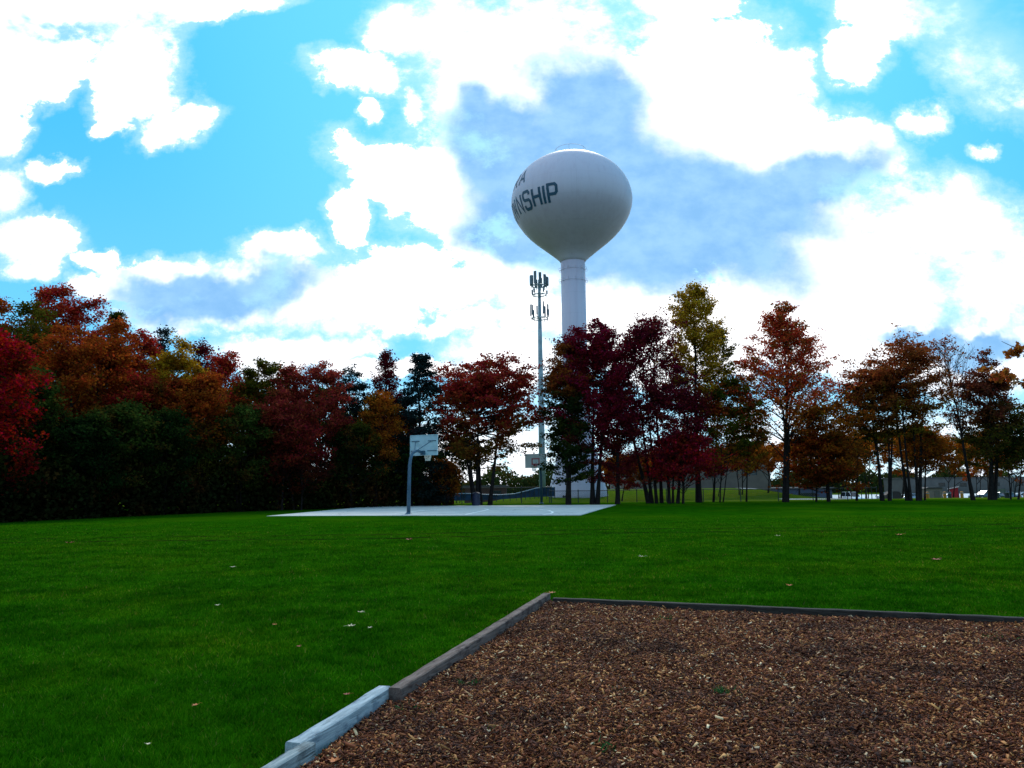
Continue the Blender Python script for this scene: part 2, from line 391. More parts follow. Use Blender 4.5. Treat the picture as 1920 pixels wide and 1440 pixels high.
# ------------------------------------------------------------------ basketball hoops
m_pole = simple('painted_steel', (0.035, 0.09, 0.15), 0.45, spec=0.5, var=0.2, scale=5)
m_galv = simple('galvanised_steel', (0.20, 0.30, 0.38), 0.4, metal=0.4, var=0.2, scale=8)
m_board = simple('backboard_white', (0.90, 0.92, 0.92), 0.45, var=0.06, scale=2)
m_boardback = simple('backboard_back', (0.36, 0.52, 0.60), 0.5, var=0.12, scale=2)
m_red = simple('red_paint', (0.60, 0.008, 0.03), 0.5, var=0.1)
m_net = simple('net_cord', (0.72, 0.72, 0.66), 0.8, var=0.1)
def hoop(name, label, base, face, arm, up, lean=0.0):
    """face: heading (radians, 0 = +y) the board looks to; local +y points that way"""
    t = thing(name, label, 'basketball hoop', base, -face, 'basketball hoops on the court')
    pts = [(0, 0, -0.05), (0, 0.02, 1.5), (0, 0.05, 2.35), (0, 0.13, 2.72), (0, 0.30, 2.98), (0, 0.55, 3.10), (0, 0.85, 3.12), (0, arm - 0.22, 3.05)]
    pts = [(x, y + lean * z, z * (1 + up / 3.05)) for x, y, z in pts]
    b = MB(); b.tube(pts, [0.105, 0.10, 0.095, 0.09, 0.088, 0.085, 0.08, 0.075], 14); b.build('pole', m_pole, t, True)
    b = MB(); b.lathe([(0.19, 0), (0.19, 0.03), (0.13, 0.05), (0.12, 0.10)], 14); b.build('base_plate', m_pole, t)
    yb = arm; z0 = 2.90 + up; H = 1.15; W = 0.915
    bd = MB(); bd.box((0, yb, z0 + H / 2), (2 * W, 0.035, H), 0, 0.006); board = bd.build('backboard', m_board, t)
    fr = MB()                                                       # folded rim round the back of the board
    for x in (-W + 0.02, W - 0.02): fr.box((x, yb - 0.034, z0 + H / 2), (0.04, 0.03, H - 0.01))
    for z in (z0 + 0.022, z0 + H - 0.022): fr.box((0, yb - 0.034, z), (2 * W - 0.086, 0.03, 0.04))
    fr.build('board_frame', m_boardback, board)
    fr = MB(); fr.box((0, yb - 0.0205, z0 + H / 2), (2 * W - 0.09, 0.003, H - 0.09)); fr.build('board_back', m_boardback, board)
    for sx in (-1, 1):
        for dz_, w_ in ((0.80, 0.52), (0.25, 0.62)): rails = MB(); rails.box((sx * 0.55, yb - 0.036, z0 + dz_), (w_, 0.025, 0.045)); rails.build('mounting_rail', m_pole, t)
    for sx in (-1, 1):
        br = MB(); br.tube([(sx * 0.55, yb - 0.05, z0 + 0.80), (sx * 0.06, 0.62 + lean * 3.1, 3.14 + up)], 0.022, 8); br.build('brace', m_pole, t)
    mt_ = MB(); mt_.box((0, yb - 0.13, z0 + 0.14), (0.20, 0.19, 0.24), 0, 0.01); mt_.build('mounting_bracket', m_pole, t)
    tg = MB()                                                       # the red target square
    for z in (z0 + 0.30, z0 + 0.74): tg.box((0, yb + 0.0195, z), (0.70, 0.004, 0.085))
    for x in (-0.3, 0.3): tg.box((x, yb + 0.0195, z0 + 0.52), (0.085, 0.004, 0.353))
    tg.build('target_square', m_red, board)
    rim = MB(); c = (0, yb + 0.15 + 0.235, z0 + 0.15)
    rim.tube([(c[0] + 0.235 * math.cos(a), c[1] + 0.235 * math.sin(a), c[2]) for a in [2 * math.pi * k / 24 for k in range(25)]], 0.013, 6, False)
    rim.box((0, yb + 0.085, z0 + 0.17), (0.30, 0.13, 0.09)); ro = rim.build('rim', m_red, t)
    nt_ = MB(); n = 12
    for dirn in (1, -1):
        for k in range(n):
            pts = []
            for j in range(6):
                f = j / 5; r = 0.23 * (1 - f) + 0.125 * f + 0.0; a = 2 * math.pi * (k + dirn * f * 2.0) / n
                pts.append((c[0] + r * math.cos(a), c[1] + r * math.sin(a), c[2] - 0.44 * f))
            nt_.tube(pts, 0.009, 4, False)
    nt_.build('net', m_net, ro)
    return t
pn = onz(766, 965, 0.0); hoop('basketball_hoop', 'near hoop with pale blue back of its board to the viewer, on bent pole', (pn.x, pn.y, 0.03), math.radians(27), 1.45, 0.28, 0.006)
pf = at(1015.5, 944, 62.6); hoop('basketball_hoop', 'far hoop facing the viewer with red square on white board', (pf.x, pf.y, gzf(pf.x, pf.y)), math.radians(180 + 21), 1.35, 0, 0.0)

# ------------------------------------------------------------------ water tower
m_tank, nt = mat('tower_paint')
oc = nt.n('ShaderNodeTexCoord').outputs['Object']
st_ = nt.noise(nt.mapping(oc, sc=(1, 1, 0.06)), 2.2, 5.0, 0.65)
tc = nt.mix(nt.mr(st_, 0.45, 0.75), (0.55, 0.50, 0.60), (0.50, 0.44, 0.54))
tc = nt.mix(nt.mr(nt.noise(oc, 0.35, 4, 0.6), 0.5, 0.8, 0, 0.5), tc, (0.52, 0.47, 0.56))
sp = nt.n('ShaderNodeSeparateXYZ'); nt.put(sp.inputs[0], oc)
ang_ = nt.m('ARCTAN2', sp.outputs[1], sp.outputs[0])
sv = nt.m('ABSOLUTE', nt.m('SUBTRACT', nt.m('FRACT', nt.m('MULTIPLY', ang_, 10 / 6.28318)), 0.5)); shz = nt.m('ABSOLUTE', nt.m('SUBTRACT', nt.m('FRACT', nt.m('MULTIPLY', sp.outputs[2], 0.41)), 0.5))
seam = nt.m('MAXIMUM', nt.mr(sv, 0.0, 0.006, 1, 0), nt.mr(shz, 0.0, 0.012, 1, 0))
tc = nt.mix(nt.m('MULTIPLY', seam, 0.22), tc, (0.25, 0.24, 0.28))
lowmottle = nt.m('MULTIPLY', nt.mr(nt.noise(nt.mapping(oc, (2, 5, 0), sc=(1, 1, 0.12)), 1.1, 6.0, 0.7), 0.35, 0.7), nt.m('MULTIPLY', nt.mr(sp.outputs[2], 33.6, 31.5), nt.mr(sp.outputs[2], 27.4, 28.6)))
tc = nt.mix(nt.m('ADD', nt.m('MULTIPLY', lowmottle, 0.10), nt.m('MULTIPLY', nt.mr(sp.outputs[2], 34.2, 31.8), nt.mr(sp.outputs[2], 27.4, 28.6, 0, 0.35))), tc, (0.26, 0.20, 0.24))  # mottled and even darkening below the widest part of the tank
finish(m_tank, nt, principled(nt, tc, 0.5, 0, 0.35, None, 0.0))
m_letter = simple('letter_paint', (0.004, 0.05, 0.10), 0.5, var=0.1)
TY = 85.0; tb = ground_at(1084, TY); TX = at(1084, 940, TY).x; TZ = tb.z
ZC = 34.7 - TZ; RT = 7.15
tower = thing('water_tower', 'tall white water tower with a bulbous tank on a flared stem', 'water tower', (TX, TY, TZ))
up_prof = [(RT * math.cos(a), ZC + 5.8 * math.sin(a)) for a in [math.pi / 2 * k / 22 for k in range(23)]]
lowp = [(1.43, -7.35), (1.62, -7.05), (2.05, -6.65), (2.75, -6.05), (3.6, -5.35), (4.45, -4.65), (5.2, -3.95), (5.85, -3.2), (6.4, -2.4), (6.8, -1.6), (7.05, -0.8)]
tank_prof = [(r, ZC + z) for r, z in lowp] + up_prof[:-1] + [(0.02, up_prof[-1][1])]
b = MB(); b.lathe(tank_prof, 96); tank = b.build('tank', m_tank, tower, True)
zs = ZC - 7.35
stem_prof = [(3.42, -0.6), (3.38, 0.0), (3.25, 0.6), (2.98, 1.6), (2.68, 2.8), (2.28, 4.4), (1.92, 6.2), (1.68, 8.0), (1.54, 10.0), (1.46, 12.0), (1.43, 14.0), (1.43, 16.5), (1.43, zs + 0.01)]
b = MB(); b.lathe(stem_prof, 64); stem = b.build('stem', m_tank, tower, True)
for dz in (1.0, 2.35):                                              # bracket rings below the tank
    b = MB(); b.lathe([(1.435, zs - dz), (1.455, zs - dz), (1.455, zs - dz + 0.05), (1.435, zs - dz + 0.05)], 48, cap=False)
    for k in range(12):
        a = 2 * math.pi * k / 12 + 0.1
        b.tube([(1.45 * math.cos(a), 1.45 * math.sin(a), zs - dz), (1.66 * math.cos(a), 1.66 * math.sin(a), zs - dz - 0.02), (1.70 * math.cos(a), 1.70 * math.sin(a), zs - dz + 0.24), (1.46 * math.cos(a), 1.46 * math.sin(a), zs - dz + 0.30)], 0.022, 5)
    b.build('bracket_ring', m_tank, tower)
b = MB(); RR = 1.85; zt = ZC + 5.8 * math.sqrt(1 - (RR / RT) ** 2)
for h_ in (0.9,): b.tube([(RR * math.cos(a), RR * math.sin(a), zt + h_) for a in [2 * math.pi * k / 40 for k in range(41)]], 0.022, 5, False)
for k in range(6): a = 2 * math.pi * k / 6 + 0.35; b.tube([(RR * math.cos(a), RR * math.sin(a), zt - 0.05), (RR * math.cos(a), RR * math.sin(a), zt + 0.9)], 0.022, 5)
b.build('roof_railing', m_tank, tower)
b = MB(); b.lathe([(0.55, ZC + 5.7), (0.55, ZC + 6.0), (0.3, ZC + 6.2), (0.02, ZC + 6.25)], 20); b.build('roof_hatch', m_tank, tower)
b = MB()
for x in (1056, 1062):                                              # two dark round vents low on the stem
    p = at(x, 930, TY - 3.0); a = math.atan2(p.y - TY, p.x - TX); zz = at(x, 931, TY - 3.0).z - TZ; r = np.interp(zz, [q[1] for q in stem_prof], [q[0] for q in stem_prof])
    c0 = Vector((r * math.cos(a), r * math.sin(a), zz)); b.tube([c0 * 0.97 + Vector((0, 0, zz * 0.03)), c0 * 1.03 - Vector((0, 0, zz * 0.03))], 0.13, 12)
b.build('vent', simple('dark_metal', (0.02, 0.025, 0.04), 0.6), stem)
GLY = {'W': (1.2, [[(0, 1), (.22, 0), (.5, .85), (.78, 0), (1, 1)]]), 'N': (1, [[(0, 0), (0, 1), (1, 0), (1, 1)]]),
 'S': (1, [[(1, .76), (1, .88), (.84, 1), (.16, 1), (0, .88), (0, .62), (.16, .52), (.84, .48), (1, .38), (1, .12), (.84, 0), (.16, 0), (0, .12), (0, .24)]]),
 'H': (1, [[(0, 0), (0, 1)], [(1, 0), (1, 1)], [(.1, .5), (.9, .5)]]), 'I': (0.0, [[(0, 0), (0, 1)]]),
 'P': (1, [[(0, 0), (0, 1), (.82, 1), (1, .88), (1, .55), (.82, .44), (.1, .44)]]),
 'R': (1, [[(0, 0), (0, 1), (.82, 1), (1, .88), (1, .60), (.82, .48), (.1, .48)], [(.55, .42), (1, 0)]]),
 'A': (1.05, [[(0, 0), (.5, 1), (1, 0)], [(.24, .34), (.76, .34)]]), 'T': (1, [[(0, 1), (1, 1)], [(.5, .92), (.5, 0)]]),
 'O': (1, [[(.16, 0), (0, .14), (0, .86), (.16, 1), (.84, 1), (1, .86), (1, .14), (.84, 0), (.16, 0)]])}
PZ = [q[1] for q in tank_prof[:-1]]; PR = [q[0] for q in tank_prof[:-1]]
def on_tank(phi, z, off=0.03):
    r = np.interp(z, PZ, PR) + off
    return (r * math.sin(phi), -r * math.cos(phi), z)
def glyph(ch, phi_r, z0, h, wang, sw=0.27):
    """letter whose right edge is at angle phi_r (0 = towards the camera side)"""
    wf, strokes = GLY[ch]; b = MB(); wm = wang * wf
    for si, st in enumerate(strokes):
        # mitred ribbon in a metric plane, finely cut, then wrapped on the tank
        P2 = [Vector((x * wm * RT, y * h)) for x, y in st]
        L_, R_ = [], []
        n = len(P2); closed = (P2[0] - P2[-1]).length < 1e-5
        for i in range(n):
            a = P2[i - 1] if i > 0 else (P2[-2] if closed else None); c = P2[i + 1] if i < n - 1 else (P2[1] if closed else None)
            d1 = (P2[i] - a).normalized() if a is not None else None; d2 = (c - P2[i]).normalized() if c is not None else None
            if d1 is None: d1 = d2
            if d2 is None: d2 = d1
            n1 = Vector((-d1.y, d1.x)); n2 = Vector((-d2.y, d2.x)); mvec = (n1 + n2).normalized(); k = min(1.7, 1 / max(0.3, mvec.dot(n1))) * sw / 2
            L_.append(P2[i] + mvec * k); R_.append(P2[i] - mvec * k)
        for i in range(n - 1):
            m_ = max(2, int((P2[i + 1] - P2[i]).length / 0.15))
            vs = []
            for j in range(m_ + 1):
                f = j / m_
                for q in (L_[i].lerp(L_[i + 1], f), R_[i].lerp(R_[i + 1], f)):
                    vs.append(on_tank(phi_r - wm + q.x / RT, z0 + q.y, 0.03 + si * 0.006))
            b.add(vs, [(2 * j, 2 * j + 1, 2 * j + 3, 2 * j + 2) for j in range(m_)])
    b.build('letter', m_letter, tank)
    return phi_r - wm
# longitude 0 faces the camera; text runs round the tank to the left
view = math.atan2(TX, TY)                                           # the camera sees the tank from this side
def word(txt, deg_r, z0, h, wdeg, gap, sw=0.32):
    ph = math.radians(deg_r) - view
    for ch in reversed(txt): ph = glyph(ch, ph, z0, h, math.radians(wdeg), sw) - math.radians(gap)
word('TOWNSHIP', -13.5, ZC - 2.25, 1.85, 8.2, 4.3)
word('RA', -48.5, ZC + 0.85, 1.7, 8.6, 5.0, 0.24)

# ------------------------------------------------------------------ cell tower
m_mono = simple('monopole_steel', (0.22, 0.33, 0.38), 0.45, metal=0.3, var=0.2, scale=2)
m_ant = simple('antenna_grey', (0.10, 0.15, 0.19), 0.5, var=0.2)
CYD = 92.0; cbx = at(1017, 912, CYD).x; cg = gzf(cbx, CYD)
ctz = at(1010, 516, CYD).z - cg
cell = thing('cell_tower', 'slim grey cell phone mast with two rings of antennas', 'cell tower', (cbx, CYD, cg))
b = MB(); b.tube([(0, 0, -0.2), (0, 0, ctz * 0.35), (0, 0, ctz * 0.7), (0, 0, ctz - 0.6)], [0.42, 0.36, 0.27, 0.16], 12); pole = b.build('pole', m_mono, cell, True)
for f in (0.3, 0.52, 0.68): b = MB(); b.lathe([(0.46 - 0.28 * f, ctz * f), (0.46 - 0.28 * f, ctz * f + 0.15)], 12); b.build('joint_collar', m_mono, pole)
def array_ring(zc, rad, pn_h, n, platform=True, thin=False, mixed=False):
    b = MB()
    ring = [(rad * math.cos(a), rad * math.sin(a), zc) for a in [2 * math.pi * k / 3 + 0.3 for k in range(4)]]
    b.tube([(rad * 0.9 * math.cos(a), rad * 0.9 * math.sin(a), zc) for a in [2 * math.pi * k / 18 for k in range(19)]], 0.06, 6, False)
    for k in range(3):
        a = 2 * math.pi * k / 3 + 0.3; b.tube([(0, 0, zc - 0.3), (rad * math.cos(a), rad * math.sin(a), zc)], 0.06, 6)
        b.tube([(0, 0, zc), (rad * math.cos(a + 0.9), rad * math.sin(a + 0.9), zc)], 0.045, 6)
    b.build('mounting_frame', m_mono, cell)
    for k in range(n):
        a = 2 * math.pi * k / n + 0.2; h = pn_h * (0.75 + 0.5 * ((k * 37) % 10) / 10)
        x, y = rad * math.cos(a), rad * math.sin(a); a_ = MB()
        a_.tube([(x * 0.93, y * 0.93, zc - 0.35), (x * 0.93, y * 0.93, zc + h * 0.95)], 0.035, 6)
        if thin: a_.box((x * 1.06, y * 1.06, zc + h * 0.55), (0.12, 0.16, h * 0.75), a, 0.02)
        else: a_.box((x * 1.06, y * 1.06, zc + h * 0.5), (0.18, 0.34, h * 0.92), a, 0.03)
        a_.build('antenna', m_ant, cell)
pxm = lambda y: at(1010, y, CYD).z - cg
array_ring(pxm(536), 1.05, 1.45, 11)
array_ring(pxm(553), 0.95, 0.9, 5, thin=True)
array_ring(pxm(597), 1.10, 1.75, 9, thin=True)

# ------------------------------------------------------------------ mulch bed and timbers
m_soil, nt = mat('mulch_bed_ground')
oc = nt.n('ShaderNodeTexCoord').outputs['Object']
c = nt.mix(nt.mr(nt.noise(nt.mapping(oc, sc=(1.6, 1, 1)), 38, 4, 0.7), 0.4, 0.62), (0.010, 0.003, 0.002), (0.070, 0.022, 0.010))
finish(m_soil, nt, principled(nt, c, 0.95, 0, 0.05, bump(nt, nt.noise(oc, 45, 4, 0.7), 1.0, 0.02)))
ZT = 0.125
A0, A1 = onz(567, 1392, ZT), onz(728, 1289, ZT)                     # inner top edge of the white timber
B0, B1 = onz(752, 1290, ZT), onz(1032, 1112, ZT)                    # inner top edge of the brown timber
C0, C1 = onz(1036, 1121.5, 0.10), onz(1882, 1157, 0.10)             # front top edge of the back timber
D1 = C1 + (C1 - C0).normalized() * 3.2
dirA = (A1 - A0).normalized()
near = onz(597, 1393, ZT) + (onz(597, 1393, ZT) - onz(514, 1440, ZT)).normalized() * 0
bedpoly = [(B1.x - 0.02, B1.y), (C0.x, C0.y + 0.03), (C1.x, C1.y + 0.03), (D1.x, D1.y)]
dn = onz(514, 1440, ZT) - onz(592, 1391, ZT); dn.normalize()
N0 = onz(592, 1391, ZT); N1 = N0 + dn * 3.4
bedpoly = [(N1.x, N1.y), (N0.x, N0.y), (A1.x, A1.y), (B0.x, B0.y), (B1.x, B1.y), (C0.x, C0.y + 0.03), (C1.x, C1.y + 0.03), (D1.x, D1.y + 0.03), (D1.x + 0.8, -3.0), (N1.x, -3.0)]
def in_poly(x, y, poly):
    c = np.zeros(len(x), bool); n = len(poly); j = n - 1
    for i in range(n):
        xi, yi = poly[i]; xj, yj = poly[j]
        c ^= ((yi > y) != (yj > y)) & (x < (xj - xi) * (y - yi) / (yj - yi + 1e-12) + xi); j = i
    return c
def bedz(x, y): return 0.006 + 0.012 * np.sin(x * 7.3 + 2 * np.sin(y * 3.1)) * np.sin(y * 8.7 + 1.3 * np.sin(x * 4.7)) + 0.012 + 0.030 * (0.5 + 0.5 * np.sin(x * 2.1 + 1.1 * np.sin(y * 1.3))) * (0.5 + 0.5 * np.sin(y * 2.6 + x * 0.7)) + 0.02 * np.exp(-((x + 0.2) ** 2 + (y - 4.6) ** 2) / 0.8)
xs = np.arange(-4.0, 13.5, 0.08); ys = np.arange(-3.0, 11.2, 0.08)
X, Y = np.meshgrid(xs, ys); Z = bedz(X, Y) + 0.0
nx, ny = len(xs), len(ys); i = np.arange((ny - 1) * (nx - 1)); r, cc = divmod(i, nx - 1); a = r * nx + cc
Fc = np.stack([a, a + 1, a + nx + 1, a + nx], -1)
cxm = X.ravel()[Fc].mean(1); cym = Y.ravel()[Fc].mean(1); Fc = Fc[in_poly(cxm, cym, bedpoly)]
bed = tag(link('mulch_bed_ground', np_mesh('mulch_bed_ground', np.stack([X, Y, Z], -1).reshape(-1, 3), Fc), m_soil, smooth=True), kind='structure')

def wood(name, c1, c2, grain=1.0, stain=(0.5, 0.5, 0.5), sc=1.0, dark=0.35):
    m, nt = mat(name)
    oc = nt.n('ShaderNodeTexCoord').outputs['Object']
    oc = nt.mapping(oc, rot=(0.05, 0, 0.03))
    gr_ = nt.noise(nt.mapping(oc, sc=(16 * sc, 1.1, 22 * sc)), 2.2, 6.0, 0.75)
    c = nt.mix(nt.mr(gr_, 0.35, 0.65), c1, c2)
    ck = nt.noise(nt.mapping(oc, sc=(22 * sc, 1.6, 30 * sc)), 1.5, 4.0, 0.6)
    c = nt.mix(nt.mr(ck, 0.56, 0.66, 0, grain), c, tuple(x * dark for x in c1))
    bl = nt.noise(nt.mapping(oc, (3, 1, 2), sc=(3, 1.6, 3)), 3.0, 6.0, 0.7)
    c = nt.mix(nt.mr(bl, 0.46, 0.62), c, nt.mix(1.0, c, stain, 'MULTIPLY'))
    return finish(m, nt, principled(nt, c, 0.85, 0, 0.2, bump(nt, gr_, 0.6, 0.01)))
m_w1 = wood('weathered_grey_wood', (0.15, 0.18, 0.19), (0.36, 0.40, 0.40), 1.0)
m_w2 = wood('whitewashed_wood', (0.26, 0.31, 0.34), (0.44, 0.50, 0.53), 0.55, (0.50, 0.54, 0.60), dark=0.22)
m_w3 = wood('brown_stained_wood', (0.105, 0.068, 0.056), (0.20, 0.145, 0.125), 0.6, (0.42, 0.38, 0.40))
m_w4 = wood('dark_grey_wood', (0.018, 0.014, 0.012), (0.050, 0.042, 0.036), 0.4, (0.6, 0.6, 0.6))
def timber(label, p0, p1, thick, zt, mt, side=1, zb=-0.1, bow=0.0, seed=0, chew=0.006):
    """beam from p0 to p1 (inner top edge); thickness lies to the left of the direction when side = 1"""
    p0 = Vector((p0.x, p0.y, 0)); p1 = Vector((p1.x, p1.y, 0)); L = (p1 - p0).length; d = (p1 - p0) / L
    ang = math.atan2(d.y, d.x) - math.pi / 2
    t = bpy.data.objects.new('landscape_timber', None)
    rg = random.Random(seed); n = max(8, int(L / 0.12)); bm_v = []; ring = []
    ch = 0.008
    for i in range(n + 1):
        y = L * i / n; w_ = bow * math.sin(math.pi * i / n)
        jz = rg.uniform(-chew, chew) * 0.5; jx = rg.uniform(-chew, chew) * 0.3
        x0, x1 = (-thick, 0) if side == 1 else (0, thick)
        x0 += w_; x1 += w_
        ring.append([(x0 + jx, y, zb), (x0 + jx, y, zt - ch + jz), (x0 + ch + jx, y, zt + jz), (x1 - ch + jx, y, zt + jz * 0.6), (x1 + jx * .5, y, zt - ch + jz * 0.6), (x1 + jx * .5, y, zb)])
    b = MB(); vs = [v for rr in ring for v in rr]
    fs = [(i * 6 + k, i * 6 + (k + 1) % 6, i * 6 + 6 + (k + 1) % 6, i * 6 + 6 + k) for i in range(n) for k in range(6)]
    fs = [tuple(reversed(f)) for f in fs] + [(0, 1, 2, 3, 4, 5), tuple(range(n * 6 + 5, n * 6 - 1, -1))]
    b.add(vs, fs); o = b.build('landscape_timber', mt)
    bpy.data.objects.remove(t)
    o.location = (p0.x, p0.y, 0); o.rotation_euler = (0, 0, ang)
    return tag(o, label, 'timber', 'timbers edging the mulch bed')
timber('nearest weathered grey timber with open grain, cut by the bottom edge', N1, N0, 0.075, ZT, m_w1, 1, seed=1)
timber('short whitewashed timber between the grey and the brown one', A0 - dirA * 0.02, A1 + dirA * 0.05, 0.095, ZT, m_w2, 1, bow=0.012, seed=2, chew=0.010)
timber('long brown timber running from the white one to the far corner', B0, B1, 0.095, ZT, m_w3, 1, seed=3)
timber('thin dark timber along the back of the mulch bed', C0, C1, 0.085, 0.10, m_w4, 1, seed=4)
timber('last dark timber at the right end of the back edge', C1 + Vector((0.01, 0.025, 0)), D1 + Vector((0.0, 0.025, 0)), 0.085, 0.092, m_w4, 1, seed=5)
TIMB = [((N1, N0), 0.075), ((A0 - dirA * 0.3, A1), 0.1), ((B0, B1), 0.09), ((C0, C1), 0.09), ((C1, D1), 0.09)]
def near_timber(x, y, pad=0.0):
    k = np.zeros(len(x), bool)
    for (p, q), th in TIMB:
        d = (q - p); L = math.hypot(d.x, d.y); ux, uy = d.x / L, d.y / L
        s_ = (x - p.x) * ux + (y - p.y) * uy; t_ = -(x - p.x) * uy + (y - p.y) * ux
        k |= (s_ > -0.02) & (s_ < L + 0.02) & (t_ > -0.005 - pad) & (t_ < th + 0.004 + pad)
    return k

# wood chips: thin slabs lying every way
def chips(n, seed, smin, smax):
    rg = np.random.default_rng(seed)
    u = rg.uniform(-0.95, 1.45, n * 3); D = 2.6 + (10.4 - 2.6) * rg.random(n * 3) ** 0.85
    x = u * D * 0.80 + 0.4; y = D
    k = in_poly(x, y, bedpoly) & ~near_timber(x, y, 0.004); x = x[k][:n]; y = y[k][:n]; n = len(x)
    L = rg.gamma(2.8, 0.0044, n) * (0.75 + 0.06 * y) + 0.008; L = np.clip(L, smin, smax); W_ = L * rg.uniform(0.16, 0.5, n); W_ = np.clip(W_, 0.004, 0.022)
    T = rg.uniform(0.002, 0.005, n)
    yaw = rg.uniform(0, 2 * np.pi, n); pit = rg.normal(0, 0.32, n); rol = rg.normal(0, 0.5, n)
    lift = rg.random(n) ** 2 * 0.022 + np.abs(np.sin(pit)) * L / 2
    z = bedz(x, y) + 0.003 + lift
    cyw, syw = np.cos(yaw), np.sin(yaw); cp, sp_ = np.cos(pit), np.sin(pit); cr, sr = np.cos(rol), np.sin(rol)
    ax = np.stack([cyw * cp, syw * cp, sp_], -1)
    s0 = np.stack([-syw, cyw, np.zeros(n)], -1); up = np.cross(ax, s0)
    bx = s0 * cr[:, None] + up * sr[:, None]; cz = np.cross(ax, bx)
    c = np.stack([x, y, z], -1)
    vs = []
    tap = rg.uniform(0.3, 1.0, n)
    for (i, j, l) in ((-1, -1, -1), (1, -1, -1), (1, 1, -1), (-1, 1, -1), (-1, -1, 1), (1, -1, 1), (1, 1, 1), (-1, 1, 1)):
        wv = W_ / 2 * j * (tap if i > 0 else 1)
        vs.append(c + ax * (L / 2 * i)[:, None] + bx * wv[:, None] + cz * (T / 2 * l)[:, None])
    Vv = np.stack(vs, 1).reshape(-1, 3); base = (np.arange(n) * 8)[:, None, None]
    q = np.array([(4, 5, 6, 7), (0, 1, 5, 4), (1, 2, 6, 5), (2, 3, 7, 6), (3, 0, 4, 7)])
    return Vv, (base + q[None]).reshape(-1, 4)
m_chip = island_material('wood_chips', [(0.0, (0.028, 0.006, 0.003)), (0.38, (0.090, 0.018, 0.005)), (0.66, (0.20, 0.046, 0.012)), (0.87, (0.37, 0.120, 0.033)), (0.965, (0.66, 0.31, 0.10)), (1.0, (0.95, 0.70, 0.42))],
                         0.85, 0.25, (0.8, 0.44, 0.66, (0.48, 0.46, 0.52)))
Vv, Fc = chips(370000, 3, 0.008, 0.055)
V2, F2 = chips(1500, 8, 0.055, 0.10); V2[:, 2] += 0.012; Fc = np.concatenate([Fc, F2 + len(Vv)]); Vv = np.concatenate([Vv, V2])
mulch = tag(link('wood_chip_mulch', np_mesh('wood_chip_mulch', Vv, Fc), m_chip), 'reddish brown wood chips covering the timber edged bed', 'mulch', kind='stuff')

# ------------------------------------------------------------------ grass blades
def blades(n, seed):
    rg = np.random.default_rng(seed); N = int(n * 1.8)
    D = 2.9 * (36.0 / 2.9) ** (rg.random(N) ** 0.95); D = np.where((D > 17) & (rg.random(N) < (D - 17) / 19.0), 2.9 + 9 * rg.random(N), D); u = rg.uniform(-1, 1, N)
    x = u * (D * 0.78 + 3.0); y = D
    tk = np.minimum(np.abs(y - 22.9 - 0.085 * x - 0.35 * np.sin(0.35 * x)), np.abs(y - 24.8 - 0.085 * x - 0.35 * np.sin(0.35 * x))) < 0.26
    k = ~(in_poly(x, y, bedpoly) | near_timber(x, y, 0.0) | tk); x = x[k][:n]; y = y[k][:n]; n = len(x)
    clump = 0.5 + 0.5 * np.sin(x * 5.1 + 2 * np.sin(y * 3.7)) * np.sin(y * 6.3 + 1.7 * np.sin(x * 4.1))
    h = (0.020 + 0.030 * rg.random(n) ** 1.3) * (0.65 + 0.6 * clump); wd = (0.0022 + 0.0011 * y) * rg.uniform(0.6, 1.3, n)
    yaw = rg.uniform(0, 2 * np.pi, n); ln = rg.normal(0, 0.55, (n, 2)) * h[:, None]
    z = gz(x, y); c = np.stack([x, y, z - 0.004], -1)
    s = np.stack([np.cos(yaw) * wd / 2, np.sin(yaw) * wd / 2, 0 * x], -1)
    tip = c + np.stack([ln[:, 0], ln[:, 1], h], -1)
    Vv = np.stack([c - s, c + s, tip], 1).reshape(-1, 3)
    return Vv, np.arange(n * 3).reshape(-1, 3)
Vv, Fc = blades(720000, 5)
tag(link('grass', np_mesh('grass', Vv, Fc), m_blade), 'short dark green mown grass of the lawn', 'grass', kind='stuff')

# ------------------------------------------------------------------ trees
def tube_arr(pts, rs, n):
    """pts (B,m,3), rs (B,m): B tubes at once"""
    B_, m_, _ = pts.shape
    t = np.empty_like(pts); t[:, 1:-1] = pts[:, 2:] - pts[:, :-2]; t[:, 0] = pts[:, 1] - pts[:, 0]; t[:, -1] = pts[:, -1] - pts[:, -2]
    t /= np.linalg.norm(t, axis=2, keepdims=True) + 1e-9
    ref = np.where(np.abs(t[..., 2:3]) < 0.9, np.array([0, 0, 1.0]), np.array([1.0, 0, 0]))
    a = np.cross(t, ref); a /= np.linalg.norm(a, axis=2, keepdims=True) + 1e-9; b = np.cross(t, a)
    an = 2 * np.pi * np.arange(n) / n
    Vv = pts[:, :, None] + (a[:, :, None] * np.cos(an)[None, None, :, None] + b[:, :, None] * np.sin(an)[None, None, :, None]) * rs[:, :, None, None]
    idx = np.arange(B_ * m_ * n).reshape(B_, m_, n)
    q = np.stack([idx[:, :-1], np.roll(idx, -1, 2)[:, :-1], np.roll(idx, -1, 2)[:, 1:], idx[:, 1:]], -1)
    return Vv.reshape(-1, 3), q.reshape(-1, 4)
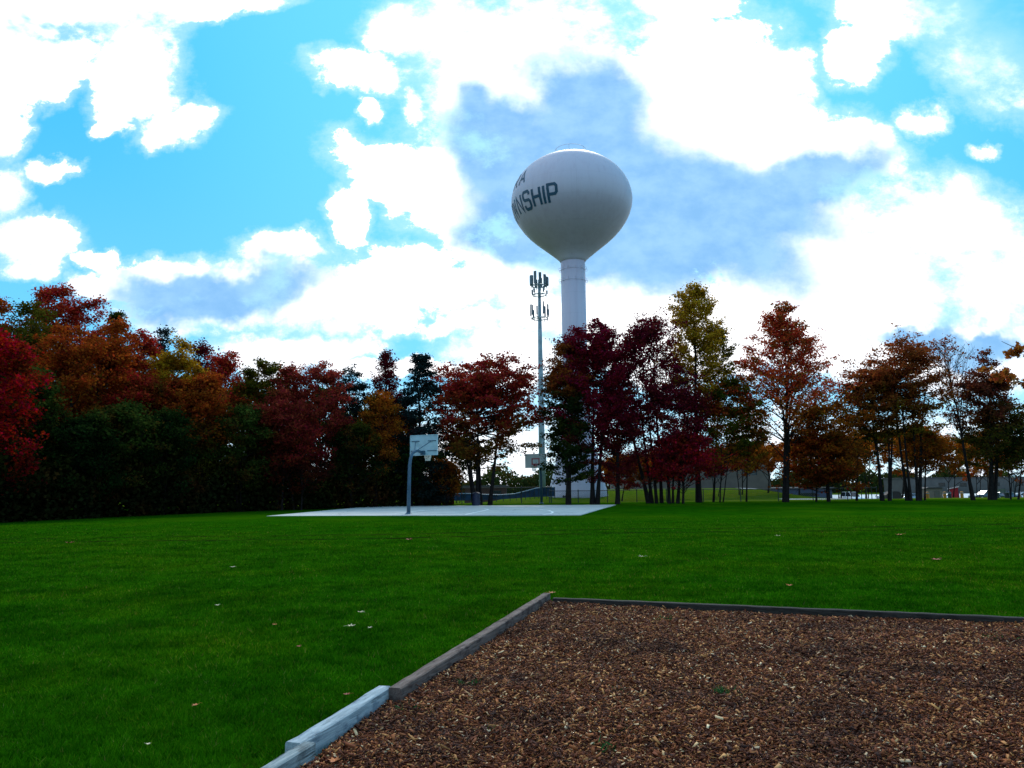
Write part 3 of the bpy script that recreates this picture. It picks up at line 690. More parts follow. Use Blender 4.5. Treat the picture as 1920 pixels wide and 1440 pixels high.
PROF = {
 'round': [(0, .45), (.15, .8), (.4, 1), (.65, .92), (.85, .62), (1, .15)],
 'oval': [(0, .5), (.2, .8), (.45, 1), (.7, .85), (.88, .5), (1, .08)],
 'cone': [(0, .85), (.15, 1), (.4, .82), (.7, .48), (.9, .2), (1, .04)],
 'column': [(0, .6), (.2, .9), (.5, 1), (.75, .8), (.9, .5), (1, .1)],
 'vase': [(0, .3), (.25, .6), (.55, .95), (.75, 1), (.9, .75), (1, .3)],
 'dome': [(0, 1), (.2, 1), (.5, .95), (.75, .8), (.9, .55), (1, .2)],
 'flame': [(0, .80), (.15, 1), (.35, .95), (.5, .78), (.66, .52), (.8, .36), (.92, .2), (1, .05)],
}
def make_tree(label, base, H, R, lm, prof='oval', style='maple', t0=0.2, stems=1, spread=0.5, nleaf=9000, nlimb=46, leaf=0.15,
              seed=1, bark=None, cat='tree', name='autumn_tree', group='trees round the park lawn', tr=None, lobes=0.0, lean=(0, 0), flat=0.45, gap=0.0, thin=1.0):
    rg = np.random.default_rng(seed)
    t = thing(name, label, cat, tuple(base), 0.0, group)
    bark = bark or m_bark; tr = tr or 0.017 * H
    PT = np.array(PROF[prof])
    # stems
    ns = stems; m_ = 9; f = np.linspace(0, 1, m_)
    ang = rg.uniform(0, 2 * np.pi, ns) + np.arange(ns) * 2 * np.pi / max(1, ns); rad = (spread * rg.uniform(0.5, 1.0, ns)) if ns > 1 else np.zeros(ns)
    bx, by = np.cos(ang) * rad * 0.7, np.sin(ang) * rad * 0.5
    hs = H * (np.where(np.arange(ns) == 0, 0.97, rg.uniform(0.72, 0.93, ns)))
    P_ = np.zeros((ns, m_, 3))
    wob = rg.normal(0, 0.012 * H, (ns, m_, 2)).cumsum(1) * f[None, :, None] * 0.6
    out = (0.35 + 0.9 * rg.random(ns)) * (1 if ns > 1 else 0)
    P_[:, :, 0] = bx[:, None] * (1 + out[:, None] * 2.2 * f) + wob[:, :, 0] + lean[0] * f
    P_[:, :, 1] = by[:, None] * (1 + out[:, None] * 2.2 * f) + wob[:, :, 1] + lean[1] * f
    P_[:, :, 2] = hs[:, None] * f - 0.1
    rs = (tr * (1 if ns == 1 else rg.uniform(0.55, 0.9, ns)) * np.ones(ns))[:, None] * (1 - 0.93 * f ** 0.85)[None]
    rs[:, 0] *= 1.25
    Vs, Fs = [], []
    v, q = tube_arr(P_, rs, 8); Vs.append(v); Fs.append(q); off = len(v)
    # limbs
    nl = nlimb; st = rg.integers(0, ns, nl); st[:ns] = np.arange(ns)
    k = np.arange(nl); tt = t0 + (0.985 - t0) * ((k + rg.random(nl)) / nl) ** 0.85
    z = tt * H; z = np.minimum(z, hs[st] * 0.985)
    ct = (z / H - t0) / (1 - t0)
    fi = z / hs[st]; ix = np.clip(fi * (m_ - 1), 0, m_ - 1.001); i0 = ix.astype(int); fr = (ix - i0)[:, None]
    org = P_[st, i0] * (1 - fr) + P_[st, i0 + 1] * fr
    az = k * 2.39996 + rg.normal(0, 0.5, nl)
    Lr = np.interp(np.clip(ct, 0, 1), PT[:, 0], PT[:, 1]) * R; Lj = rg.uniform(0.72 - 0.3 * lobes, 1.12 + 0.25 * lobes, nl); Lr = Lr * Lj
    # reach measured from the crown's axis
    ax = np.array([lean[0] * 0.6, lean[1] * 0.6]); tgt = np.stack([ax[0] + np.cos(az) * Lr, ax[1] + np.sin(az) * Lr], -1)
    hv = tgt - org[:, :2]; hl = np.linalg.norm(hv, axis=1) + 0.15
    el = {'maple': rg.normal(0.75, 0.2, nl), 'layer': rg.normal(0.42, 0.18, nl), 'spruce': rg.normal(-0.02, 0.12, nl), 'up': rg.normal(1.25, 0.25, nl)}[style]
    for _ in range(3):
      if style in ('maple', 'up'):
        ct2 = np.clip(((org[:, 2] + np.minimum(np.tan(np.clip(el, 0, 1.3)) * hl * (1 - 0.45 * np.clip(ct, 0, 1)), H - org[:, 2])) / H - t0) / (1 - t0), 0, 1)
        L2 = np.interp(ct2, PT[:, 0], PT[:, 1]) * R * Lj; tgt = np.stack([ax[0] + np.cos(az) * L2, ax[1] + np.sin(az) * L2], -1); hv = 0.5 * hv + 0.5 * (tgt - org[:, :2]); hl = np.linalg.norm(hv, axis=1) + 0.15
    rise = np.tan(np.clip(el, -0.4, 1.35)) * hl * (1 - 0.45 * np.clip(ct, 0, 1)); rise = np.minimum(rise, np.maximum(0.1, H * 1.01 - org[:, 2]) * rg.uniform(0.6, 1.0, nl))
    ml = 6; g_ = np.linspace(0, 1, ml)
    LP = np.zeros((nl, ml, 3))
    LP[:, :, :2] = org[:, None, :2] + hv[:, None] * g_[None, :, None] ** 0.9
    curve = g_ ** (0.8 if style in ('maple', 'up') else 1.3)
    LP[:, :, 2] = org[:, 2:3] + rise[:, None] * curve[None] - (0.06 * hl[:, None] * (g_[None] ** 2) if style == 'layer' else 0)
    LP += rg.normal(0, 0.02, LP.shape) * hl[:, None, None] * g_[None, :, None] * 1.4
    lr = np.clip(0.011 * hl + 0.006, 0.012, 0.07)[:, None] * (1 - 0.85 * g_)[None]
    v, q = tube_arr(LP, lr, 4); Vs.append(v); Fs.append(q + off); off += len(v)
    # twigs
    ntw = 7; s_ = rg.uniform(0.25, 1.0, (nl, ntw)); s_[:, 0] = 1.0
    ix = np.clip(s_ * (ml - 1), 0, ml - 1.001); i0 = ix.astype(int); fr = (ix - i0)[..., None]; ii = np.arange(nl)[:, None]
    to = LP[ii, i0] * (1 - fr) + LP[ii, i0 + 1] * fr
    dl = LP[:, -1] - LP[:, 0]; dl /= np.linalg.norm(dl, axis=1, keepdims=True) + 1e-9
    td = dl[:, None] * 0.8 + rg.normal(0, 0.75, (nl, ntw, 3)) * np.array([1, 1, 0.35 if style != 'up' else 0.5]); td[..., 2] += 0.25 if style in ('maple', 'up') else 0.0
    if style == 'up': td[..., 2] += 0.5
    td /= np.linalg.norm(td, axis=2, keepdims=True)
    tl = (hl[:, None] * 0.30 + 0.25) * rg.uniform(0.5, 1.2, (nl, ntw)); te = to + td * tl[..., None]
    TP = np.stack([to, (to + te) / 2 + rg.normal(0, 0.04, to.shape), te], 2).reshape(-1, 3, 3)
    v, q = tube_arr(TP, np.tile(np.array([0.014, 0.010, 0.005]), (len(TP), 1)), 3); Vs.append(v); Fs.append(q + off)
    link('trunk', np_mesh('trunk', np.concatenate(Vs), np.concatenate(Fs)), bark, t, True)
    if nleaf <= 0: return t
    # leaves in sprays round the twigs
    nt_ = len(TP); wts = np.repeat(rg.random(nl) ** gap if gap > 0 else np.ones(nl), ntw) * (0.4 + tl.ravel()) * rg.random(nt_)
    ti = rg.choice(nt_, nleaf, p=wts / wts.sum()); s = rg.random(nleaf)[:, None] ** 0.8
    c = TP[ti, 0] * (1 - s) + TP[ti, 2] * s
    sg = 0.17 + 0.05 * tl.ravel()[ti]; c = c + rg.normal(0, 1, (nleaf, 3)) * (sg[:, None] * np.array([1, 1, flat]) * thin)
    c[:, 2] = np.maximum(c[:, 2], 0.05 * H * rg.random(nleaf) + 0.15)
    L = leaf * rg.uniform(0.6, 1.35, nleaf)
    a = rg.normal(0, 1, (nleaf, 3)); a[:, 2] *= 0.45; a /= np.linalg.norm(a, axis=1, keepdims=True)
    n_ = rg.normal(0, 1, (nleaf, 3)) * 0.8; n_[:, 2] += 0.7; b_ = np.cross(a, n_); b_ /= np.linalg.norm(b_, axis=1, keepdims=True) + 1e-9
    w_ = (L * rg.uniform(0.32, 0.5, nleaf))[:, None]; L = L[:, None]; up = np.cross(a, b_)
    Vv = np.stack([c - a * L * .5, c + b_ * w_ + up * w_ * 0.35, c + a * L * .55, c - b_ * w_ + up * w_ * 0.35], 1).reshape(-1, 3)
    link('crown', np_mesh('crown', Vv, np.arange(nleaf * 4).reshape(-1, 4)), lm, t)
    return t

def lmat(name, top, low, acc, **k):
    k.setdefault('vary', 0.38); return leaf_material(name, top, low, acc, **k)
RED, DRED, PURP = (0.26, 0.010, 0.012), (0.13, 0.010, 0.014), (0.085, 0.004, 0.022)
ORNG, BRN, YEL = (0.40, 0.065, 0.008), (0.17, 0.045, 0.010), (0.27, 0.15, 0.012)
DGRN, GRN, OLV, TEAL = (0.012, 0.030, 0.007), (0.020, 0.050, 0.010), (0.085, 0.080, 0.008), (0.012, 0.030, 0.030)
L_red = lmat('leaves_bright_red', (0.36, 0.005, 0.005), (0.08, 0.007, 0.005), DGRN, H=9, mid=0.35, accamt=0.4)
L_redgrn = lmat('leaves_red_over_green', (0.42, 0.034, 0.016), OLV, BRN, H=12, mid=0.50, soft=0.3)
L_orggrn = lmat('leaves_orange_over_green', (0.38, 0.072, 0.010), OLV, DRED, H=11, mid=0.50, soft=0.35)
L_olive = lmat('leaves_olive', OLV, DGRN, BRN, H=11, mid=0.55, soft=0.4)
L_dgrn = lmat('leaves_dark_green', (0.040, 0.056, 0.008), DGRN, GRN, H=11, mid=0.6)
L_green = lmat('leaves_shaded_green', (0.050, 0.085, 0.014), (0.034, 0.050, 0.008), BRN, H=9, mid=0.6)
L_yel = lmat('leaves_yellow_over_green', (0.44, 0.23, 0.012), DGRN, BRN, H=9.5, mid=0.66, soft=0.2)
L_rose = lmat('leaves_rose_red', (0.33, 0.038, 0.026), (0.11, 0.016, 0.010), BRN, H=10, mid=0.55, accamt=0.4)
L_dred = lmat('leaves_dark_red', DRED, BRN, PURP, H=10, mid=0.5)
L_purp = lmat('leaves_purple', (0.22, 0.010, 0.026), (0.030, 0.024, 0.010), (0.12, 0.006, 0.018), H=11, mid=0.45, accamt=0.6)
L_purp2 = lmat('leaves_purple_thin', (0.16, 0.010, 0.024), (0.13, 0.012, 0.014), BRN, H=11, mid=0.35, accamt=0.35)
L_spruce = lmat('needles_blue_green', TEAL, (0.007, 0.016, 0.014), (0.03, 0.014, 0.02), H=9, mid=0.5, trans=0.15)
L_tall = lmat('leaves_yellow_green_over_red', (0.46, 0.25, 0.016), (0.32, 0.045, 0.012), OLV, H=13.2, mid=0.66, soft=0.15, accamt=0.35)
L_fire = lmat('leaves_red_orange', (0.52, 0.060, 0.022), (0.46, 0.120, 0.012), (0.20, 0.15, 0.012), H=11.5, mid=0.62, soft=0.4, accamt=0.45)
L_brown = lmat('leaves_brown_olive', (0.32, 0.075, 0.020), (0.15, 0.110, 0.012), BRN, H=10, mid=0.7, soft=0.5, accamt=0.45)
L_orange = lmat('leaves_sunny_orange', (0.42, 0.110, 0.010), (0.32, 0.060, 0.008), (0.14, 0.11, 0.014), H=6, mid=0.5, trans=0.5)
L_dredlow = lmat('leaves_low_dark_red', (0.20, 0.014, 0.012), (0.05, 0.012, 0.008), BRN, H=5, mid=0.6)
L_lored = lmat('leaves_low_crimson', (0.40, 0.010, 0.022), (0.22, 0.010, 0.016), BRN, H=5, mid=0.5)
L_orgbrn = lmat('leaves_orange_brown', (0.36, 0.095, 0.010), (0.20, 0.055, 0.008), OLV, H=8, mid=0.5, accamt=0.4)
L_far = lmat('leaves_distant', (0.040, 0.060, 0.012), (0.02, 0.035, 0.01), (0.12, 0.05, 0.012), H=10, mid=0.5, patch=0.15)

def Dedge(px): return 36 + 20.0 * px / 700.0
def T(px, pytop, hw, lm, label, D=None, dD=0.0, **k):
    """tree whose trunk stands at column px, top at row pytop, crown half-width hw pixels, at distance D"""
    D = (Dedge(max(px, -60)) if D is None else D) + dD
    bx = at(px, 950, D).x; z0 = gzf(bx, D)
    tx = k.pop('topx', px)
    tp = at(tx, pytop, D); H = tp.z - z0
    dx = tp.x - bx
    R = hw * D / F
    return make_tree(label, (bx, D, z0), H, R, lm, lean=(dx, 0.0), **k)
G1 = 'trees of the dense left wood'
sd = 100
def W(*a, **k):
    global sd
    sd += 1; k.setdefault('seed', sd); k.setdefault('group', G1); k.setdefault('nleaf', 10500); k.setdefault('nlimb', 56); k.setdefault('t0', 0.1)
    k.setdefault('stems', 2); k.setdefault('prof', 'dome'); k.setdefault('leaf', 0.145); k.setdefault('flat', 0.55)
    if k['group'] == G1: k['nleaf'] = int(k['nleaf'] * 1.35); a = list(a); a[2] *= 1.08
    return T(*a, **k)
# the wood on the left, front to back
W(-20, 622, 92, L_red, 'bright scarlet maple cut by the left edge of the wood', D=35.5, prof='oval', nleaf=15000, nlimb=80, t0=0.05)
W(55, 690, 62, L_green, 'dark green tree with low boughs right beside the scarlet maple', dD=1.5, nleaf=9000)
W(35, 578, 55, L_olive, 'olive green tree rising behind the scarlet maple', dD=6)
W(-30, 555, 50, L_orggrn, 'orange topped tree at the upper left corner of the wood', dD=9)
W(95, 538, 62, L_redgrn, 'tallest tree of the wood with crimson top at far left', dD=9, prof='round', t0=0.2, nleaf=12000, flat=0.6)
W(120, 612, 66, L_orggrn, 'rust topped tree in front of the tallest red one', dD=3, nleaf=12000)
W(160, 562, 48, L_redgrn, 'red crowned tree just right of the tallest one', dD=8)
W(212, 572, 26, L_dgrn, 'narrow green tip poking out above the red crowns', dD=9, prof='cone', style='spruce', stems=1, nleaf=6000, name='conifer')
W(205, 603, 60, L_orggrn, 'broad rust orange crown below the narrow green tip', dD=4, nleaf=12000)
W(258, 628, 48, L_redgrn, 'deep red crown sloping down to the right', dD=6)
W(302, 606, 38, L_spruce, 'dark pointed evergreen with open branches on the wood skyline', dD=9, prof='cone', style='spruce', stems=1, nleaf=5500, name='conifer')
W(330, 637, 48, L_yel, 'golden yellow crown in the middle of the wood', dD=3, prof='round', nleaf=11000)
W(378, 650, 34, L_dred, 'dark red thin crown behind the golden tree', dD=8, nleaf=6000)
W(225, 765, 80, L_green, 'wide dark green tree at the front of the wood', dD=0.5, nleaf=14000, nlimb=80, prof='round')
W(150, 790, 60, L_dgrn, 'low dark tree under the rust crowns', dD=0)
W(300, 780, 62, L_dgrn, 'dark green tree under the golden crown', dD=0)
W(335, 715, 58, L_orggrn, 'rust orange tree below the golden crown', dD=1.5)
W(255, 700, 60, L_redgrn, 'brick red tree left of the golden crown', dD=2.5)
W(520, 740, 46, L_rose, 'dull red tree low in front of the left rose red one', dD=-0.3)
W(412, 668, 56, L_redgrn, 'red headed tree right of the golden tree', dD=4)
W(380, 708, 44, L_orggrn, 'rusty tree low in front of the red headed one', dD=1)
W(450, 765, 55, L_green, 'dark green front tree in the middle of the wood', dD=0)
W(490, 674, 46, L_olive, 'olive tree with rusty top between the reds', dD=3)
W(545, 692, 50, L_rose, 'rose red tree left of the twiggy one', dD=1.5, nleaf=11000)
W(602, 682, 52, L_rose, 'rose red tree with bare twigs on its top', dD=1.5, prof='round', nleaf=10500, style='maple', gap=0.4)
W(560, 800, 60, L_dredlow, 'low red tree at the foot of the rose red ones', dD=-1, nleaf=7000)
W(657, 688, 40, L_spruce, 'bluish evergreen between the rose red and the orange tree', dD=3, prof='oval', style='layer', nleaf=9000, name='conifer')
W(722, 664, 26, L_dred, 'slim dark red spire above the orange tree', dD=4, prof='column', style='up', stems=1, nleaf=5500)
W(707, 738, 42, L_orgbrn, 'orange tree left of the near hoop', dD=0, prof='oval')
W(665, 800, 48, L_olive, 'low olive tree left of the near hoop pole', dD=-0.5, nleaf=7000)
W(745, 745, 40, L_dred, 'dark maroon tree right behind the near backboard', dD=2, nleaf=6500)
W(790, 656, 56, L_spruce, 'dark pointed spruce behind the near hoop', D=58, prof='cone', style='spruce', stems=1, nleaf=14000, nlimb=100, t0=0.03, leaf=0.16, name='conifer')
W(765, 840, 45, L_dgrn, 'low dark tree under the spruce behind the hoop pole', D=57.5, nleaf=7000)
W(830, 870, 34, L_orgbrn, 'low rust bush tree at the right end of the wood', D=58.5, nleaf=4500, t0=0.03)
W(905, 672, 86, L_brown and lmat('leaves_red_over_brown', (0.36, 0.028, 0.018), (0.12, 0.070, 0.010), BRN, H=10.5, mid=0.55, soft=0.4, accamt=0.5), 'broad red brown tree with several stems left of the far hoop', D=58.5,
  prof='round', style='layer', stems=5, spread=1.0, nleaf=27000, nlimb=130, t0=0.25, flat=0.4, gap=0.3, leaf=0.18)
# darker rows deeper in the wood
for i_, (px, py, hw, wh) in enumerate([(10, 640, 80, 'behind the scarlet maple'), (110, 660, 90, 'under the tallest crimson crown'), (200, 655, 90, 'behind the broad rust orange crown'), (290, 690, 80, 'left of the golden crown'), (370, 725, 80, 'right of the golden crown'), (450, 715, 80, 'behind the red headed tree'), (530, 735, 80, 'behind the left rose red tree'), (610, 730, 80, 'behind the twiggy rose red tree'), (690, 760, 70, 'behind the low orange tree'), (760, 780, 60, 'behind the near backboard')]):
    W(px, py, hw, (L_dgrn, L_green, L_olive)[i_ % 3], 'dark tree deep inside the wood, ' + wh, dD=12, nleaf=9000, leaf=0.26, group='dark trees inside the wood', t0=0.03)
# understory at the foot of the wood
def understory():
    rg = np.random.default_rng(77); n = 60000
    px = rg.uniform(-120, 850, n); D = Dedge(0) + 20.0 * px / 700 + rg.uniform(-1.2, 5, n)
    hmax = 1.3 + 2.2 * (0.5 + 0.5 * np.sin(px * 0.045) * np.sin(px * 0.017 + 1)) + 0.4 * (D % 3)
    x = (px - 960) / F * D; z = gz(x, D) + rg.random(n) ** 0.9 * hmax
    c = np.stack([x, D, z], -1); L = 0.24 * rg.uniform(0.6, 1.3, n)[:, None]
    a = rg.normal(0, 1, (n, 3)); a /= np.linalg.norm(a, axis=1, keepdims=True); b_ = np.cross(a, rg.normal(0, 1, (n, 3)) + [0, 0, .6]); b_ /= np.linalg.norm(b_, axis=1, keepdims=True)
    Vv = np.stack([c - a * L * .5, c + b_ * L * .4, c + a * L * .5, c - b_ * L * .4], 1).reshape(-1, 3)
    o = link('undergrowth', np_mesh('undergrowth', Vv, np.arange(n * 4).reshape(-1, 4)), lmat('undergrowth_leaves', (0.024, 0.028, 0.006), (0.012, 0.016, 0.005), (0.08, 0.020, 0.007), H=4, mid=0.5, patch=0.25, trans=0.15))
    tag(o, 'dark bushy undergrowth along the foot of the wood', 'undergrowth', kind='stuff')
understory()
# the row behind the court, left to right
G2 = 'trees of the thin row beside the fence'
def Rr(*a, **k):
    k.setdefault('group', G2); k.setdefault('D', 58.5); k.setdefault('style', 'layer'); k.setdefault('flat', 0.45); k.setdefault('leaf', 0.16); k.setdefault('gap', 0.35)
    k['nleaf'] = int(k.get('nleaf', 9000) * (1.75 if k.get('nleaf', 9000) > 1000 else 1)); k['nlimb'] = int(k.get('nlimb', 56) * 1.45)
    a = list(a); a[2] *= 1.22
    W(*a, **k)
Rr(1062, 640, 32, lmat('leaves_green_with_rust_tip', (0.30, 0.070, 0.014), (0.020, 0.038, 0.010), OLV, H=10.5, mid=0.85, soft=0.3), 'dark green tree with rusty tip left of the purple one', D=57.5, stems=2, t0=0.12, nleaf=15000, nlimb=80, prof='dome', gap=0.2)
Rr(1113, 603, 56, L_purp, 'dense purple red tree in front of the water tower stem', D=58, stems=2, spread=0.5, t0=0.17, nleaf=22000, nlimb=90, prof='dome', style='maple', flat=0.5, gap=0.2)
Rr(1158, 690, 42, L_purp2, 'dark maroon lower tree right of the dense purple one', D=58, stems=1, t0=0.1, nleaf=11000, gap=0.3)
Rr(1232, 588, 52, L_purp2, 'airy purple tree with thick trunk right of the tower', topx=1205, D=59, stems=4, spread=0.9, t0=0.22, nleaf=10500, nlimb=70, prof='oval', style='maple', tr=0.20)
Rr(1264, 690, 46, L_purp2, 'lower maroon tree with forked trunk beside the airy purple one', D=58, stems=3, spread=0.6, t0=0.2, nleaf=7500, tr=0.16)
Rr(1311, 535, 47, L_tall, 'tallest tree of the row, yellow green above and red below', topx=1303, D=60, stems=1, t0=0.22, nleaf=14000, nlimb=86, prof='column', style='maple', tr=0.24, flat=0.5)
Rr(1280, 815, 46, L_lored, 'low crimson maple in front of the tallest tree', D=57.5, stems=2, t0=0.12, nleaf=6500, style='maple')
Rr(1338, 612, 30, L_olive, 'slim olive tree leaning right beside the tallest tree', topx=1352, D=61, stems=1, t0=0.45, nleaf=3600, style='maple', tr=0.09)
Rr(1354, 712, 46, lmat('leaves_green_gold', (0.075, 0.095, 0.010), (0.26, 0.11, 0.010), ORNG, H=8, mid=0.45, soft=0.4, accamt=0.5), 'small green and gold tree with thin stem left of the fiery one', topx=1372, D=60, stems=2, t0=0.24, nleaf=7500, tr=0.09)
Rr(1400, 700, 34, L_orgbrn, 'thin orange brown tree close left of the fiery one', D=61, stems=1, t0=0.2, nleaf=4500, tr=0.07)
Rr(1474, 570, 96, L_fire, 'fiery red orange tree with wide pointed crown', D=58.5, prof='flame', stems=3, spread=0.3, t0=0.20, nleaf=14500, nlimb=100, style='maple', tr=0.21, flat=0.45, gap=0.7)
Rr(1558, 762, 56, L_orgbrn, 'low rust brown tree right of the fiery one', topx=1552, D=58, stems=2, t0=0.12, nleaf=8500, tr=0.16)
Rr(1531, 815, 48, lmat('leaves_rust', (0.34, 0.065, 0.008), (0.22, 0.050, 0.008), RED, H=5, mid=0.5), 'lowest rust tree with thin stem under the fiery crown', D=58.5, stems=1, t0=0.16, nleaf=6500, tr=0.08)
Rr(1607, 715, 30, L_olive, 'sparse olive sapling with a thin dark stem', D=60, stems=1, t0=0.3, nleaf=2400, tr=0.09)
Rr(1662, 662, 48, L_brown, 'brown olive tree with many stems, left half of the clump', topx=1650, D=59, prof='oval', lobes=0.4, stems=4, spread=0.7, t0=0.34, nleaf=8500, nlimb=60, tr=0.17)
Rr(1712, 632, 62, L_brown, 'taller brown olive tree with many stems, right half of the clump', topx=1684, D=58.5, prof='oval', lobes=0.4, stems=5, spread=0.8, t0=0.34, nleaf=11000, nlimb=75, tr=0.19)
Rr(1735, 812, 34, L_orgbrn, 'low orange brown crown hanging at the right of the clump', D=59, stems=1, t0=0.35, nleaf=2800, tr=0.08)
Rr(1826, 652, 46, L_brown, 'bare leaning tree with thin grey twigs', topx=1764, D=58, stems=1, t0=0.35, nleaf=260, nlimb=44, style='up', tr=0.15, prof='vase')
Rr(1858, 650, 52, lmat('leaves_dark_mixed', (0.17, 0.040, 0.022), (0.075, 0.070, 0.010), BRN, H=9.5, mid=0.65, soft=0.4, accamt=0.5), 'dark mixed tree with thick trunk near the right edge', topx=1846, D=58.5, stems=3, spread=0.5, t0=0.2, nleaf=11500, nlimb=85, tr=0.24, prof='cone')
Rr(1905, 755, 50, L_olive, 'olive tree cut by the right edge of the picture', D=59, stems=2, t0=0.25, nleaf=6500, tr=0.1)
# a nearer maple whose bough reaches in at the right
def bough():
    t = thing('maple_tree', 'nearer maple bough with big orange leaves reaching in at the upper right edge', 'tree', (at(2140, 950, 24).x, 24.0, 0.0), 0, G2)
    bx = t.location.x; tr_ = MB(); L_ = lambda px, py, D=24.0: at(px, py, D) - Vector((bx, 24.0, 0))
    tr_.tube([(0, 0, -0.1), (0.03, 0, 1.5), (-0.05, 0.05, 3.5), (0.1, 0, 5.5), (0.05, 0.1, 7.6)], [0.16, 0.14, 0.11, 0.07, 0.02], 9)
    tips = []
    rg = random.Random(4)
    for (sx, sy), pts in (((2140, 820), [(2050, 760), (1985, 700), (1920, 660), (1878, 640)]), ((2140, 850), [(2040, 790), (1965, 745), (1905, 712), (1862, 692)]), ((2140, 760), [(2060, 690), (1990, 650), (1940, 640)]), ((2140, 780), [(2220, 700), (2280, 640)]), ((2140, 720), [(2120, 620), (2090, 540)]), ((2140, 740), [(2180, 640), (2230, 560)])):
        P_ = [L_(sx, sy, 24.0)] + [L_(x, y, 24.0 + 0.25 * i) for i, (x, y) in enumerate(pts)]
        tr_.tube(P_, [0.05 - 0.042 * i / (len(P_) - 1) for i in range(len(P_))], 6)
        for i in range(1, len(P_)):
            for j in range(5):
                o = P_[i - 1].lerp(P_[i], rg.random()) if i > 1 else P_[i]; e = o + Vector((rg.uniform(-.45, .15), rg.uniform(-.4, .4), rg.uniform(-.22, .32)))
                tr_.tube([o, o.lerp(e, .5) + Vector((0, 0, .03)), e], [0.010, 0.007, 0.003], 4, False); tips.append((o, e))
    tr_.build('trunk', m_bark_pale, t, True)
    nr = np.random.default_rng(9); V_, F_ = [], []
    star = [(0, -.5), (.16, -.28), (.5, -.30), (.34, -.05), (.52, .22), (.22, .20), (0, .55), (-.22, .20), (-.52, .22), (-.34, -.05), (-.5, -.30), (-.16, -.28)]
    mb = MB()
    for o, e in tips:
        for q in range(16):
            c = o.lerp(e, rg.uniform(.3, 1.1)) + Vector(nr.normal(0, .06, 3)) + Vector((0, 0, -0.05)); s = rg.uniform(0.12, 0.20)
            n_ = Vector(nr.normal(0, 1, 3)).normalized(); a = n_.orthogonal().normalized(); b_ = n_.cross(a); an = rg.uniform(0, 6.28)
            mb.add([c + (a * math.cos(an) + b_ * math.sin(an)) * s * x + (b_ * math.cos(an) - a * math.sin(an)) * s * y for x, y in star], [tuple(range(12))])
    mb.build('crown', lmat('leaves_bough', (0.40, 0.12, 0.02), (0.30, 0.05, 0.015), (0.24, 0.16, 0.03), H=6, mid=0.75, patch=1.4, trans=0.45), t)
bough()
# small sunny trees beyond the row
G3 = 'small trees beyond the fence'
for px, py, hw, D, lm, lab in ((1500, 850, 44, 90, L_orgbrn, 'rust tree beyond the fence below the fiery tree'), (1440, 860, 40, 86, L_orange, 'golden tree beyond the fence left of the fiery trunk'), (1725, 822, 42, 90, L_orange, 'orange tree beyond the fence right of the stem clump'), (1258, 862, 34, 80, L_lored, 'crimson tree beyond the fence under the airy purple crown'), (1860, 830, 44, 98, L_orgbrn, 'rust tree beyond the fence behind the thick trunk'), (1575, 838, 40, 84, L_orange, 'orange tree beyond the fence, behind the sparse sapling'), (1628, 828, 34, 92, L_orange, 'orange tree beyond the fence at the left of the stem clump'),
    (1690, 835, 44, 88, L_orange, 'orange tree behind the many stemmed clump'), (1783, 850, 40, 90, L_orange, 'orange tree over the small tan shed'), (1835, 842, 34, 96, L_orgbrn, 'rust tree behind the bare leaning one'),
    (1898, 858, 40, 94, L_orange, 'orange tree beyond the fence at the right edge'), (1345, 868, 34, 82, L_lored, 'low crimson tree in front of the beige building'), (1392, 850, 30, 84, L_orange, 'low golden tree beside the building window'),
    (1160, 880, 22, 76, L_orange, 'low orange tree just right of the water tower base'), (860, 850, 40, 80, L_olive, 'olive tree beyond the fence left of the red brown one'), (1215, 880, 32, 78, L_orgbrn, 'low rust tree between the purple trees beyond the fence')):
    sd += 1
    T(px, py - 22, hw * 1.45, lm, lab, D=D, seed=sd, group=G3, nleaf=6500, nlimb=34, stems=2, t0=0.22, prof='round', leaf=0.22, flat=0.5, style='maple', tr=0.09)


